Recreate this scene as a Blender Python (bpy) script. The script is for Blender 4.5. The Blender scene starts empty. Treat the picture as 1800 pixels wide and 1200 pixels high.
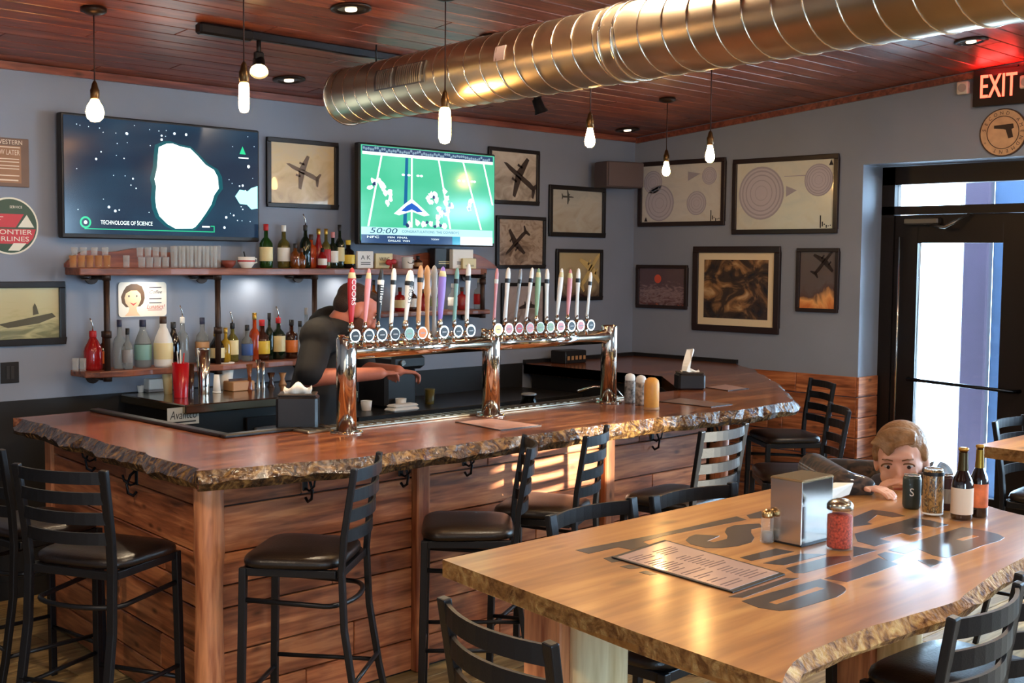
import bpy, bmesh, math, random
from mathutils import Vector, Matrix
random.seed(7)
rad = math.radians
scene = bpy.context.scene
C = scene.collection

# ------------------------------------------------------------------ camera, world, sun, exposure
CAMZ = 1.85; FPX = 2150.0
MR = (Matrix.Rotation(rad(-45), 3, 'Z') @ Matrix.Rotation(rad(90 - 3.75), 3, 'X') @ Matrix.Rotation(rad(0.5), 3, 'Z'))
cd = bpy.data.cameras.new('camera'); cam = bpy.data.objects.new('camera', cd); C.objects.link(cam)
cam.matrix_world = Matrix.Translation((0, 0, CAMZ)) @ MR.to_4x4()
cd.sensor_width = 36; cd.lens = 36 * FPX / 1800; cd.clip_start = 0.02
scene.camera = cam
scene.view_settings.view_transform = 'Standard'; scene.view_settings.look = 'None'
scene.view_settings.gamma = 1; scene.view_settings.use_curve_mapping = False
scene.view_settings.exposure = 1.02
scene.cycles.use_denoising = True
scene.cycles.max_bounces = 8; scene.cycles.transparent_max_bounces = 24
scene.cycles.sample_clamp_indirect = 6
w = bpy.data.worlds.new('world'); scene.world = w; w.use_nodes = True
bg = w.node_tree.nodes['Background']; bg.inputs[0].default_value = (0.52, 0.75, 1.0, 1); bg.inputs[1].default_value = 17.0
SUN_DIR = Vector((-0.34, 0.92, -0.18)).normalized()
sl = bpy.data.lights.new('sun', 'SUN'); sl.energy = 16; sl.angle = rad(1.2); sl.color = (1, 0.9, 0.72)
so = bpy.data.objects.new('sun', sl); so.rotation_euler = SUN_DIR.to_track_quat('-Z', 'Y').to_euler(); so.location = (9, -6, 5); C.objects.link(so)

XR, YB, XL, YF = 7.98, 6.55, -1.6, -3.2      # right wall, back wall, left wall, front wall
def ceil_z(y): return 2.88 + 0.0875 * (YB - y)
def portal(name, loc, rot, sx, sy):
    l = bpy.data.lights.new(name, 'AREA'); l.shape = 'RECTANGLE'; l.size = sx; l.size_y = sy; l.cycles.is_portal = True
    o = bpy.data.objects.new(name, l); o.location = loc; o.rotation_euler = rot; C.objects.link(o)
WIN_R = [(-2.7, -1.2), (-0.9, 0.6), (0.9, 2.4)]; WZ = (0.95, 2.55)
WIN_F = [(-0.9, 0.5), (6.75, 7.6)]; WZF = [(0.95, 2.55), (1.95, 2.62)]
for a, b in WIN_R: portal('window_daylight', (XR + .12, (a + b) / 2, sum(WZ) / 2), (0, rad(90), 0), WZ[1] - WZ[0], b - a)
for (a, b), z in zip(WIN_F, WZF): portal('window_daylight', ((a + b) / 2, YF - .12, sum(z) / 2), (rad(90), 0, 0), b - a, z[1] - z[0])
portal('door_daylight', (8.36, 3.82, 1.4), (0, rad(90), 0), 2.3, 1.2)
def room_light(name, loc, power, color, size, rot=(0, 0, 0), spread=None):
    l = bpy.data.lights.new(name, 'AREA'); l.shape = 'DISK'; l.size = size; l.energy = power; l.color = color
    if spread: l.spread = rad(spread)
    o = bpy.data.objects.new(name, l); o.location = loc; o.rotation_euler = rot; C.objects.link(o)

# ------------------------------------------------------------------ pixel -> world on a real plane
def ray(px, py): return MR @ Vector(((px - 900) / FPX, -(py - 600) / FPX, -1.0))
def on(px, py, ax, v):
    d = ray(px, py); o = Vector((0, 0, CAMZ)); return o + d * ((v - o[ax]) / d[ax])
def onB(px, py, y=YB): return on(px, py, 1, y)
def onR(px, py, x=XR): return on(px, py, 0, x)
def onZ(px, py, z): return on(px, py, 2, z)
def onC(px, py, dz=0.0):                      # on the sloping ceiling
    d = ray(px, py); t = (2.88 + .0875 * YB - dz - CAMZ) / (d.z + .0875 * d.y); return Vector((0, 0, CAMZ)) + d * t

# ------------------------------------------------------------------ materials
def lin(c):
    f = lambda v: v / 12.92 if v <= 0.04045 else ((v + 0.055) / 1.055) ** 2.4
    return tuple(f(v / 255.0) for v in c[:3]) + (1.0,)
MC = {}
def nodes(name):
    m = bpy.data.materials.new(name); m.use_nodes = True; nt = m.node_tree
    return m, nt, nt.nodes['Principled BSDF']
def tc(nt, kind='Object', scale=(1, 1, 1), rot=(0, 0, 0)):
    t = nt.nodes.new('ShaderNodeTexCoord'); mp = nt.nodes.new('ShaderNodeMapping')
    mp.inputs['Scale'].default_value = scale; mp.inputs['Rotation'].default_value = rot
    nt.links.new(t.outputs[kind], mp.inputs[0]); return mp
def mat(name, col, rough=0.5, metal=0.0, spec=0.5, var=0.0, vscale=8, bump=0.0, bscale=60, coat=0.0, crough=.08, trans=0.0, alpha=1.0, emit=None, estr=0, ior=1.45, sub=0.0):
    if name in MC: return MC[name]
    m, nt, b = nodes(name)
    b.inputs['Base Color'].default_value = lin(col); b.inputs['Roughness'].default_value = rough
    b.inputs['Metallic'].default_value = metal; b.inputs['Specular IOR Level'].default_value = spec
    b.inputs['Coat Weight'].default_value = coat; b.inputs['Coat Roughness'].default_value = crough
    b.inputs['Transmission Weight'].default_value = trans; b.inputs['IOR'].default_value = ior; b.inputs['Alpha'].default_value = alpha
    b.inputs['Subsurface Weight'].default_value = sub
    if sub: b.inputs['Subsurface Radius'].default_value = (0.02, 0.008, 0.004)
    if emit: b.inputs['Emission Color'].default_value = lin(emit); b.inputs['Emission Strength'].default_value = estr
    n = nt.nodes.new('ShaderNodeTexNoise'); n.inputs['Scale'].default_value = vscale; n.inputs['Detail'].default_value = 5
    mp = tc(nt); nt.links.new(mp.outputs[0], n.inputs[0])
    if var:
        r = nt.nodes.new('ShaderNodeValToRGB'); e = r.color_ramp.elements
        e[0].position = .3; e[1].position = .7
        e[0].color = tuple(v * (1 - var) for v in lin(col)[:3]) + (1,); e[1].color = tuple(min(1, v * (1 + var)) for v in lin(col)[:3]) + (1,)
        nt.links.new(n.outputs[0], r.inputs[0]); nt.links.new(r.outputs[0], b.inputs['Base Color'])
    if bump:
        n2 = nt.nodes.new('ShaderNodeTexNoise'); n2.inputs['Scale'].default_value = bscale; n2.inputs['Detail'].default_value = 4
        nt.links.new(mp.outputs[0], n2.inputs[0]); bp = nt.nodes.new('ShaderNodeBump'); bp.inputs['Strength'].default_value = bump; bp.inputs['Distance'].default_value = .01
        nt.links.new(n2.outputs[0], bp.inputs['Height']); nt.links.new(bp.outputs[0], b.inputs['Normal'])
    MC[name] = m; return m
def wood(name, c1, c2, c3=None, rough=0.4, axis=0, scale=1.0, coat=0.0, crough=.12, bump=0.15, rnd=0.35, knots=True, spec=.5):
    """grain running along the given object axis; each board gets its own tone from Object Info > Random"""
    if name in MC: return MC[name]
    m, nt, b = nodes(name); N = nt.nodes.new; L = nt.links.new
    s = [9.0 * scale] * 3; s[axis] = 0.8 * scale
    mp = tc(nt, 'Object', tuple(s)); oi = N('ShaderNodeObjectInfo'); ad = N('ShaderNodeVectorMath'); ad.operation = 'ADD'
    cb = N('ShaderNodeCombineXYZ'); ml = N('ShaderNodeMath'); ml.operation = 'MULTIPLY'; ml.inputs[1].default_value = 37.0
    L(oi.outputs['Random'], ml.inputs[0])
    for i in range(3): L(ml.outputs[0], cb.inputs[i])
    L(mp.outputs[0], ad.inputs[0]); L(cb.outputs[0], ad.inputs[1])
    n = N('ShaderNodeTexNoise'); n.inputs['Scale'].default_value = 1.3; n.inputs['Detail'].default_value = 7; n.inputs['Distortion'].default_value = 1.2
    L(ad.outputs[0], n.inputs[0])
    wv = N('ShaderNodeTexNoise'); wv.inputs['Scale'].default_value = 6; wv.inputs['Detail'].default_value = 3; wv.inputs['Distortion'].default_value = .4
    L(ad.outputs[0], wv.inputs[0])
    mx = N('ShaderNodeMix'); mx.data_type = 'FLOAT'; mx.inputs[0].default_value = .4
    L(n.outputs[0], mx.inputs[2]); L(wv.outputs[0], mx.inputs[3])
    r = N('ShaderNodeValToRGB'); e = r.color_ramp.elements; e[0].position = .37; e[1].position = .61
    e[0].color = lin(c1); e[1].color = lin(c2)
    if c3: k = e.new(.5); k.color = lin(c3)
    L(mx.outputs[0], r.inputs[0])
    hs = N('ShaderNodeHueSaturation'); mr = N('ShaderNodeMapRange'); mr.inputs[3].default_value = 1 - rnd; mr.inputs[4].default_value = 1 + rnd
    L(oi.outputs['Random'], mr.inputs[0]); L(mr.outputs[0], hs.inputs['Value']); L(r.outputs[0], hs.inputs['Color'])
    last = hs.outputs[0]
    if knots:
        sk = [2.6 * scale] * 3; sk[axis] = 1.1 * scale
        mp2 = tc(nt, 'Object', tuple(sk)); a2 = N('ShaderNodeVectorMath'); a2.operation = 'ADD'; L(mp2.outputs[0], a2.inputs[0]); L(cb.outputs[0], a2.inputs[1])
        vo = N('ShaderNodeTexVoronoi'); L(a2.outputs[0], vo.inputs[0])
        kr = N('ShaderNodeMapRange'); kr.inputs[1].default_value = .05; kr.inputs[2].default_value = .20; kr.inputs[3].default_value = .35; kr.inputs[4].default_value = 1
        L(vo.outputs['Distance'], kr.inputs[0]); h2 = N('ShaderNodeMix'); h2.data_type = 'RGBA'; h2.blend_type = 'MULTIPLY'; h2.inputs[0].default_value = 1
        L(last, h2.inputs[6]); L(kr.outputs[0], h2.inputs[7]); last = h2.outputs[2]
    L(last, b.inputs['Base Color'])
    b.inputs['Roughness'].default_value = rough; b.inputs['Coat Weight'].default_value = coat; b.inputs['Coat Roughness'].default_value = crough
    b.inputs['Specular IOR Level'].default_value = spec
    bp = N('ShaderNodeBump'); bp.inputs['Strength'].default_value = bump; bp.inputs['Distance'].default_value = .004
    L(mx.outputs[0], bp.inputs['Height']); L(bp.outputs[0], b.inputs['Normal'])
    MC[name] = m; return m
def emit(name, col, s):
    if name in MC: return MC[name]
    m, nt, b = nodes(name); b.inputs['Base Color'].default_value = (0, 0, 0, 1)
    b.inputs['Emission Color'].default_value = lin(col); b.inputs['Emission Strength'].default_value = s
    b.inputs['Roughness'].default_value = .12
    MC[name] = m; return m
def pane_mat(name='clear_pane', tint=(250, 253, 253), gloss=.08):
    if name in MC: return MC[name]
    m, nt, b = nodes(name); nt.nodes.remove(b); out = nt.nodes['Material Output']
    t = nt.nodes.new('ShaderNodeBsdfTransparent'); t.inputs[0].default_value = lin(tint)
    g = nt.nodes.new('ShaderNodeBsdfGlossy'); g.inputs['Roughness'].default_value = .04
    fr = nt.nodes.new('ShaderNodeLayerWeight'); fr.inputs[0].default_value = .18
    mx = nt.nodes.new('ShaderNodeMixShader'); nt.links.new(fr.outputs[0 if name != 'clear_pane' else 0], mx.inputs[0]); nt.links.new(t.outputs[0], mx.inputs[1]); nt.links.new(g.outputs[0], mx.inputs[2])
    nt.links.new(mx.outputs[0], out.inputs[0]); MC[name] = m; return m
def picture_mat(name, cols, scale=4, grad=0.0, dist=1.5, stretch=(1, 1, 1), rough=.25, detail=6, emitk=0):
    """painted picture surface: noise pushed by height through a colour ramp"""
    if name in MC: return MC[name]
    m, nt, b = nodes(name); N = nt.nodes.new; L = nt.links.new
    mp = tc(nt, 'Generated', stretch); n = N('ShaderNodeTexNoise'); n.inputs['Scale'].default_value = scale; n.inputs['Detail'].default_value = detail; n.inputs['Distortion'].default_value = dist
    L(mp.outputs[0], n.inputs[0]); sp = N('ShaderNodeSeparateXYZ'); t = N('ShaderNodeTexCoord'); L(t.outputs['Generated'], sp.inputs[0])
    ma = N('ShaderNodeMath'); ma.operation = 'MULTIPLY_ADD'; ma.inputs[1].default_value = grad; L(sp.outputs[2], ma.inputs[0]); L(n.outputs[0], ma.inputs[2])
    r = N('ShaderNodeValToRGB'); e = r.color_ramp.elements; k = len(cols)
    lo, hi = .3, .7 + grad
    e[0].position = lo; e[0].color = lin(cols[0]); e[1].position = min(1, hi); e[1].color = lin(cols[-1])
    for i in range(1, k - 1):
        q = e.new(lo + (min(1, hi) - lo) * i / (k - 1)); q.color = lin(cols[i])
    L(ma.outputs[0], r.inputs[0]); L(r.outputs[0], b.inputs['Base Color']); b.inputs['Roughness'].default_value = rough
    b.inputs['Coat Weight'].default_value = .3
    if emitk: L(r.outputs[0], b.inputs['Emission Color']); b.inputs['Emission Strength'].default_value = emitk
    MC[name] = m; return m

def glassware(name, c, body=.22, edge=.45):
    if name in MC: return MC[name]
    m, nt, b = nodes(name); out = nt.nodes['Material Output']
    b.inputs['Base Color'].default_value = lin(c); b.inputs['Roughness'].default_value = .08
    t = nt.nodes.new('ShaderNodeBsdfTransparent'); mx = nt.nodes.new('ShaderNodeMixShader'); lw = nt.nodes.new('ShaderNodeLayerWeight'); lw.inputs[0].default_value = .35
    ma = nt.nodes.new('ShaderNodeMath'); ma.operation = 'MULTIPLY_ADD'; ma.inputs[1].default_value = edge; ma.inputs[2].default_value = body * .5
    nt.links.new(lw.outputs['Facing'], ma.inputs[0]); nt.links.new(ma.outputs[0], mx.inputs[0]); nt.links.new(t.outputs[0], mx.inputs[1]); nt.links.new(b.outputs[0], mx.inputs[2]); nt.links.new(mx.outputs[0], out.inputs[0])
    MC[name] = m; return m
# ------------------------------------------------------------------ mesh building
class MB:
    def __init__(s, o=(0, 0, 0)): s.v = []; s.f = []; s.sm = []; s.o = Vector(o)
    def add(s, vs, fs, smooth=False, M=None):
        k = len(s.v)
        for q in vs:
            q = Vector(q)
            if M: q = M @ q
            s.v.append(tuple(q - s.o))
        for f in fs: s.f.append(tuple(i + k for i in f)); s.sm.append(smooth)
        return s
    def box(s, c, d, rz=0, M=None, bev=0):
        x, y, z = d[0] / 2, d[1] / 2, d[2] / 2
        T = Matrix.Translation(c) @ Matrix.Rotation(rz, 4, 'Z')
        if M: T = M @ T
        if bev:
            b = min(bev, x * .9, y * .9, z * .9); poly = [(-x + b, -y), (x - b, -y), (x, -y + b), (x, y - b), (x - b, y), (-x + b, y), (-x, y - b), (-x, -y + b)]
            ins = [(px * (1 - b / x), py * (1 - b / y)) for px, py in poly]
            rings = [[(px, py, -z) for px, py in ins], [(px, py, -z + b) for px, py in poly], [(px, py, z - b) for px, py in poly], [(px, py, z) for px, py in ins]]
            s._rings(rings, True, T, False); return s
        vs = [(-x, -y, -z), (x, -y, -z), (x, y, -z), (-x, y, -z), (-x, -y, z), (x, -y, z), (x, y, z), (-x, y, z)]
        return s.add(vs, [(0, 3, 2, 1), (4, 5, 6, 7), (0, 1, 5, 4), (1, 2, 6, 5), (2, 3, 7, 6), (3, 0, 4, 7)], False, T)
    def _rings(s, rings, caps, M=None, smooth=True, closed=False):
        n = len(rings[0]); vs = [p for r in rings for p in r]; fs = []
        R = len(rings)
        for i in range(R if closed else R - 1):
            a = i * n; b = ((i + 1) % R) * n
            for j in range(n): fs.append((a + j, a + (j + 1) % n, b + (j + 1) % n, b + j))
        s.add(vs, fs, smooth, M)
        if caps and not closed:
            s.add(rings[0], [tuple(range(n - 1, -1, -1))], False, M); s.add(rings[-1], [tuple(range(n))], False, M)
        return s
    def lathe(s, prof, c=(0, 0, 0), seg=20, M=None, smooth=True, cap=True, sx=1, sy=1):
        T = Matrix.Translation(c)
        if M: T = M @ T
        rings = [[(r * sx * math.cos(2 * math.pi * j / seg), r * sy * math.sin(2 * math.pi * j / seg), z) for j in range(seg)] for r, z in prof]
        return s._rings(rings, cap, T, smooth)
    def cyl(s, p0, p1, r, r2=None, seg=16, cap=True, smooth=True):
        p0 = Vector(p0); p1 = Vector(p1); d = p1 - p0
        Q = Matrix.Translation(p0) @ d.to_track_quat('Z', 'Y').to_matrix().to_4x4()
        r2 = r if r2 is None else r2
        return s.lathe([(r, 0), (r2, d.length)], seg=seg, M=Q, smooth=smooth, cap=cap)
    def tube(s, path, r, seg=8, rr=None, flat=None, closed=False, cap=True, up=None):
        P = [Vector(p) for p in path]; n = len(P); rings = []
        up0 = Vector(up) if up else Vector((0, 0, 1))
        for i, p in enumerate(P):
            a = P[(i - 1) % n] if closed else P[max(0, i - 1)]; b = P[(i + 1) % n] if closed else P[min(n - 1, i + 1)]
            t = (b - a).normalized(); u = up0 if abs(t.dot(up0)) < .97 else Vector((1, 0, 0)) if abs(t.x) < .9 else Vector((0, 1, 0))
            sd = t.cross(u).normalized(); uu = sd.cross(t).normalized()
            k = rr[i] if rr else r
            if flat:      # rectangular section (width sideways, height along up)
                w_, h_ = flat[0] / 2, flat[1] / 2
                rings.append([tuple(p + sd * x + uu * y) for x, y in ((-w_, -h_), (w_, -h_), (w_, h_), (-w_, h_))])
            else: rings.append([tuple(p + (sd * math.cos(2 * math.pi * j / seg) + uu * math.sin(2 * math.pi * j / seg)) * k) for j in range(seg)])
        return s._rings(rings, cap, None, not flat, closed)
    def sph(s, c, r, seg=16, rings=10, M=None):
        if not hasattr(r, '__len__'): r = (r, r, r)
        pr = [(math.sin(math.pi * i / rings), -math.cos(math.pi * i / rings)) for i in range(rings + 1)]
        pr[0] = (1e-4, -1); pr[-1] = (1e-4, 1)
        T = Matrix.Translation(c) @ (M.to_4x4() if M else Matrix.Identity(4)) @ Matrix.Diagonal((r[0], r[1], r[2], 1))
        return s.lathe(pr, seg=seg, M=T)
    def prism(s, poly, z0, z1, M=None, smooth=False):
        n = len(poly)
        vs = [(p[0], p[1], z0) for p in poly] + [(p[0], p[1], z1) for p in poly]
        fs = [tuple(range(n - 1, -1, -1)), tuple(range(n, 2 * n))] + [(i, (i + 1) % n, n + (i + 1) % n, n + i) for i in range(n)]
        return s.add(vs, fs, smooth, M)
def tag(o, label=None, cat=None, group=None, kind=None):
    if label: o['label'] = label
    if cat: o['category'] = cat
    if group: o['group'] = group
    if kind: o['kind'] = kind
    return o
def link(name, mb, m, parent=None, loc=None, label=None, kind=None, bevel=0, bseg=2, flip=False):
    me = bpy.data.meshes.new(name); me.from_pydata(mb.v, [], mb.f); me.polygons.foreach_set('use_smooth', mb.sm)
    me.validate(); me.update()
    b = bmesh.new(); b.from_mesh(me); bmesh.ops.remove_doubles(b, verts=b.verts, dist=1e-5); bmesh.ops.recalc_face_normals(b, faces=b.faces); b.to_mesh(me); b.free()
    o = bpy.data.objects.new(name, me); C.objects.link(o)
    if m: me.materials.append(m)
    if parent: o.parent = parent
    elif loc is None and tuple(mb.o) != (0, 0, 0): o.location = mb.o
    if loc is not None: o.location = loc
    if label: o['label'] = label
    if kind: o['kind'] = kind
    if bevel:
        md = o.modifiers.new('bevel', 'BEVEL'); md.width = bevel; md.segments = bseg; md.limit_method = 'ANGLE'; md.angle_limit = rad(35)
    return o
def thing(name, label, cat, loc=(0, 0, 0), rz=0, group=None):
    o = bpy.data.objects.new(name, None); o.empty_display_size = .1; C.objects.link(o); o.location = loc; o.rotation_euler = (0, 0, rz)
    return tag(o, label, cat, group)
def copy_tree(o, parent=None):
    c = o.copy(); C.objects.link(c); c.parent = parent
    if parent: c.matrix_parent_inverse = o.matrix_parent_inverse.copy()
    for ch in [q for q in o.children]: copy_tree(ch, c)
    return c
class Face:
    """a flat drawing surface: origin, u right, v up, n towards the viewer"""
    def __init__(s, o, u, v, n): s.o = Vector(o); s.u = Vector(u); s.v = Vector(v); s.n = Vector(n)
    def p(s, a, b, c=0): return tuple(s.o + s.u * a + s.v * b + s.n * c)
    def M(s): 
        m = Matrix.Identity(4)
        for i in range(3): m[i][0] = s.u[i]; m[i][1] = s.v[i]; m[i][2] = s.n[i]; m[i][3] = s.o[i]
        return m
    def poly(s, mb, pts, c0=0.0, c1=0.001): return mb.prism(pts, c0, c1, s.M())
    def rect(s, mb, a0, b0, a1, b1, c0=0.0, c1=0.001): return s.poly(mb, [(a0, b0), (a1, b0), (a1, b1), (a0, b1)], c0, c1)
    def disc(s, mb, a, b, r, c0=0, c1=.001, seg=24, r2=None): return s.poly(mb, [(a + r * math.cos(2 * math.pi * i / seg), b + (r2 or r) * math.sin(2 * math.pi * i / seg)) for i in range(seg)], c0, c1)
    def ring(s, mb, a, b, r0, r1, c0=0, c1=.001, seg=32):
        for i in range(seg):
            t0, t1 = 2 * math.pi * i / seg, 2 * math.pi * (i + 1) / seg
            s.poly(mb, [(a + r0 * math.cos(t0), b + r0 * math.sin(t0)), (a + r1 * math.cos(t0), b + r1 * math.sin(t0)), (a + r1 * math.cos(t1), b + r1 * math.sin(t1)), (a + r0 * math.cos(t1), b + r0 * math.sin(t1))], c0, c1)
    def text(s, mb, txt, a, b, h, c=.001, width=None, align='CENTER', rot=0, shear=0):
        cu = bpy.data.curves.new('t', 'FONT'); cu.body = txt; cu.size = h / .72; cu.align_x = align; cu.align_y = 'CENTER'; cu.resolution_u = 3; cu.shear = shear
        ob = bpy.data.objects.new('t', cu); C.objects.link(ob)
        me = bpy.data.meshes.new_from_object(ob.evaluated_get(bpy.context.evaluated_depsgraph_get()))
        vs = [v.co.copy() for v in me.vertices]; fs = [tuple(p.vertices) for p in me.polygons]
        bpy.data.objects.remove(ob); bpy.data.curves.remove(cu); bpy.data.meshes.remove(me)
        if not vs: return mb
        k = 1.0
        if width:
            w0 = max(v.x for v in vs) - min(v.x for v in vs); k = width / max(w0, 1e-6)
        cr, sr = math.cos(rot), math.sin(rot)
        pts = [(v.x * k, v.y) for v in vs]
        return mb.add([s.p(a + x * cr - y * sr, b + x * sr + y * cr, c) for x, y in pts], fs)
def faceB(p): return Face(p, (1, 0, 0), (0, 0, 1), (0, -1, 0))
def faceR(p): return Face(p, (0, -1, 0), (0, 0, 1), (-1, 0, 0))

M_black = mat('black_steel', (34, 34, 37), .38, .55, bump=.05, bscale=200)
M_blackpl = mat('black_plastic', (24, 23, 24), .45)
M_vinyl = mat('dark_brown_vinyl', (27, 18, 14), .36, bump=.12, bscale=140)
M_chrome = mat('brushed_steel', (205, 200, 192), .14, 1.0)
M_white = mat('white_paper', (232, 226, 214), .8)
M_wall = mat('blue_grey_wall_paint', (132, 138, 150), .62, var=.05, vscale=2.2, bump=.04, bscale=160)
M_pane = pane_mat()
# ================================================================== SETTING
def struct(name, mb, m, **k): o = link(name, mb, m, **k); o['kind'] = 'structure'; return o
M_floorw = wood('floor_plank_wood', (124, 98, 58), (184, 152, 98), rough=.6, axis=0, rnd=.22, knots=False, spec=.3)
M_ceilw = wood('stained_ceiling_board', (92, 44, 34), (152, 86, 62), (124, 64, 48), rough=.4, axis=0, rnd=.16, coat=.15, scale=.9, crough=.3)
M_cedar = wood('cedar_board', (112, 60, 34), (206, 132, 84), (170, 98, 60), rough=.42, axis=0, rnd=.16, coat=.1)
M_cedarv = wood('cedar_post', (138, 72, 44), (214, 140, 92), rough=.42, axis=2, rnd=.1, coat=.1)
M_dark = mat('black_wall_paint', (20, 18, 18), .6)
M_subfloor = mat('dark_subfloor', (40, 34, 28), .8)
fl = struct('floor', MB().box(((XL + XR) / 2, (YF + YB) / 2, -.06), (XR - XL + .6, YB - YF + .3, .09)), M_subfloor)
pm = None; PW, PLN = .18, 1.6; n = 0
for j in range(int((YB + .2) / PW) + 1):
    y = YB - (j + .5) * PW; off = (j * .57) % PLN
    for i in range(6):
        x = XL + PLN / 2 - off + i * PLN
        if x - PLN / 2 > XR + .2 or n > 292: continue
        ex = max(0, x + PLN / 2 - XR - .25); kx = (PLN - ex) / PLN; x -= ex / 2
        if pm is None:
            o = link('plank', MB().box((0, 0, 0), (PLN - .004, PW - .004, .014), bev=.002), M_floorw, fl, loc=(x, y, -.007)); pm = o
        else:
            o = pm.copy(); C.objects.link(o); o.location = (x, y, -.007)
        o.scale.x = kx; n += 1
o = link('plank_field', MB().box(((XL + XR) / 2, (YF - .2) / 2, -.007), (XR - XL, -YF - .25, .012)), M_floorw, fl)
# ceiling
cl = MB(); th = math.atan(.0875)
yA, yBk = YF - .2, YB + .2
cl.add([(XL - .2, yA, ceil_z(yA) + .02), (XR + .4, yA, ceil_z(yA) + .02), (XR + .4, yBk, ceil_z(yBk) + .02), (XL - .2, yBk, ceil_z(yBk) + .02),
        (XL - .2, yA, ceil_z(yA) + .12), (XR + .4, yA, ceil_z(yA) + .12), (XR + .4, yBk, ceil_z(yBk) + .12), (XL - .2, yBk, ceil_z(yBk) + .12)],
       [(0, 3, 2, 1), (4, 5, 6, 7), (0, 1, 5, 4), (1, 2, 6, 5), (2, 3, 7, 6), (3, 0, 4, 7)])
ceiling = struct('ceiling', cl, mat('dark_ceiling_backing', (38, 20, 14), .8))
cm = None; CW, CLN = .135, 2.4; n = 0
for j in range(48):
    y = YB - (j + .5) * CW; off = (j * 1.03) % CLN
    for i in range(6):
        x = XL + CLN / 2 - off + i * CLN
        if x - CLN / 2 > XR or n >= 290: continue
        ex = max(0, x + CLN / 2 - XR - .2); kx = (CLN - ex) / CLN; x -= ex / 2
        if cm is None:
            cm = o = link('board', MB().box((0, 0, 0), (CLN - .005, CW - .006, .014), bev=.003), M_ceilw, ceiling, loc=(0, 0, 0))
        else: o = cm.copy(); C.objects.link(o)
        o.location = (x, y, ceil_z(y) + .012); o.rotation_euler = (-th, 0, 0); o.scale.x = kx; n += 1
yl = YB - 48 * CW
o = link('board_field', MB().add([(XL, yA, ceil_z(yA) + .008), (XR, yA, ceil_z(yA) + .008), (XR, yl, ceil_z(yl) + .008), (XL, yl, ceil_z(yl) + .008)], [(0, 3, 2, 1)]), M_ceilw, ceiling)
# walls
wb = MB(); wb.box(((XL + XR) / 2, YB + .1, 1.5), (XR - XL + .8, .2, 3.0)); wall_back = struct('wall_back', wb, M_wall)
o = link('dado_panel', MB().box(((XL + 6.65) / 2, YB - .008, .5375), (6.65 - XL, .016, 1.075)), M_dark, wall_back)
struct('baseboard_back', MB().box(((XL + 6.65) / 2, YB - .026, .05), (6.65 - XL, .02, .1)), M_dark)
wr = MB()
def rseg(mb, y0, y1, z0, z1=None, x0=XR, x1=XR + .36):
    za, zb = (ceil_z(y0) + .03, ceil_z(y1) + .03) if z1 is None else (z1, z1)
    mb.add([(x0, y0, z0), (x1, y0, z0), (x1, y1, z0), (x0, y1, z0), (x0, y0, za), (x1, y0, za), (x1, y1, zb), (x0, y1, zb)],
           [(0, 3, 2, 1), (4, 5, 6, 7), (0, 1, 5, 4), (1, 2, 6, 5), (2, 3, 7, 6), (3, 0, 4, 7)])
DY0, DY1 = 3.2, 4.45
rseg(wr, DY1, YB, -.05); rseg(wr, DY0, DY1, 2.56)
ys = [YF - .2] + [v for ab in WIN_R for v in ab] + [DY0]
for i in range(0, len(ys), 2): rseg(wr, ys[i], ys[i + 1], -.05)
for a, b in WIN_R: rseg(wr, a, b, -.05, WZ[0]); rseg(wr, a, b, WZ[1])
wall_right = struct('wall_right', wr, M_wall)
struct('wall_left', MB().box((XL - .1, (YF + YB) / 2, 1.9), (.2, YB - YF + .4, 3.9)), M_wall)
wf = MB(); zf = ceil_z(YF) + .03
xs = [XL - .2] + [v for ab in WIN_F for v in ab] + [XR + .36]
for i in range(0, len(xs), 2): wf.box(((xs[i] + xs[i + 1]) / 2, YF - .1, zf / 2), (xs[i + 1] - xs[i], .2, zf))
for (a, b), z in zip(WIN_F, WZF): wf.box(((a + b) / 2, YF - .1, z[0] / 2), (b - a, .2, z[0])); wf.box(((a + b) / 2, YF - .1, (z[1] + zf) / 2), (b - a, .2, zf - z[1]))
struct('wall_front', wf, M_wall)
# windows behind and beside the camera
k = 1
def window(c, along, wd, hz):
    global k
    fr = MB(); t = .05; ax = (1, 0) if along == 'x' else (0, 1)
    def bx(a, b, da, db): fr.box((c[0] + a * ax[0], c[1] + a * ax[1], c[2] + b), (da if ax[0] else .06, da if ax[1] else .06, db))
    bx(-wd / 2 + t / 2, 0, t, hz); bx(wd / 2 - t / 2, 0, t, hz); bx(0, hz / 2 - t / 2, wd, t); bx(0, -hz / 2 + t / 2, wd, t)
    f = struct('window_%d' % k, fr, M_black); k += 1
    link('pane', MB().box(c, (wd - .08 if ax[0] else .006, wd - .08 if ax[1] else .006, hz - .08)), M_pane, f)
for a, b in WIN_R: window((XR + .2, (a + b) / 2, sum(WZ) / 2), 'y', b - a, WZ[1] - WZ[0])
for (a, b), z in zip(WIN_F, WZF): window(((a + b) / 2, YF - .1, sum(z) / 2), 'x', b - a, z[1] - z[0])
# ceiling trims
struct('trim_1', MB().box(((XL + XR) / 2, YB - .012, 2.862), (XR - XL, .024, .04)), M_ceilw)
t2 = MB(); t2.add([(XR - .02, YF, ceil_z(YF) - .045), (XR, YF, ceil_z(YF) - .045), (XR, YB - .024, ceil_z(YB) - .045), (XR - .02, YB - .024, ceil_z(YB) - .045),
        (XR - .02, YF, ceil_z(YF) - .002), (XR, YF, ceil_z(YF) - .002), (XR, YB - .024, ceil_z(YB) - .002), (XR - .02, YB - .024, ceil_z(YB) - .002)],
       [(0, 3, 2, 1), (4, 5, 6, 7), (0, 1, 5, 4), (1, 2, 6, 5), (2, 3, 7, 6), (3, 0, 4, 7)])
struct('trim_2', t2, M_ceilw)
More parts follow.
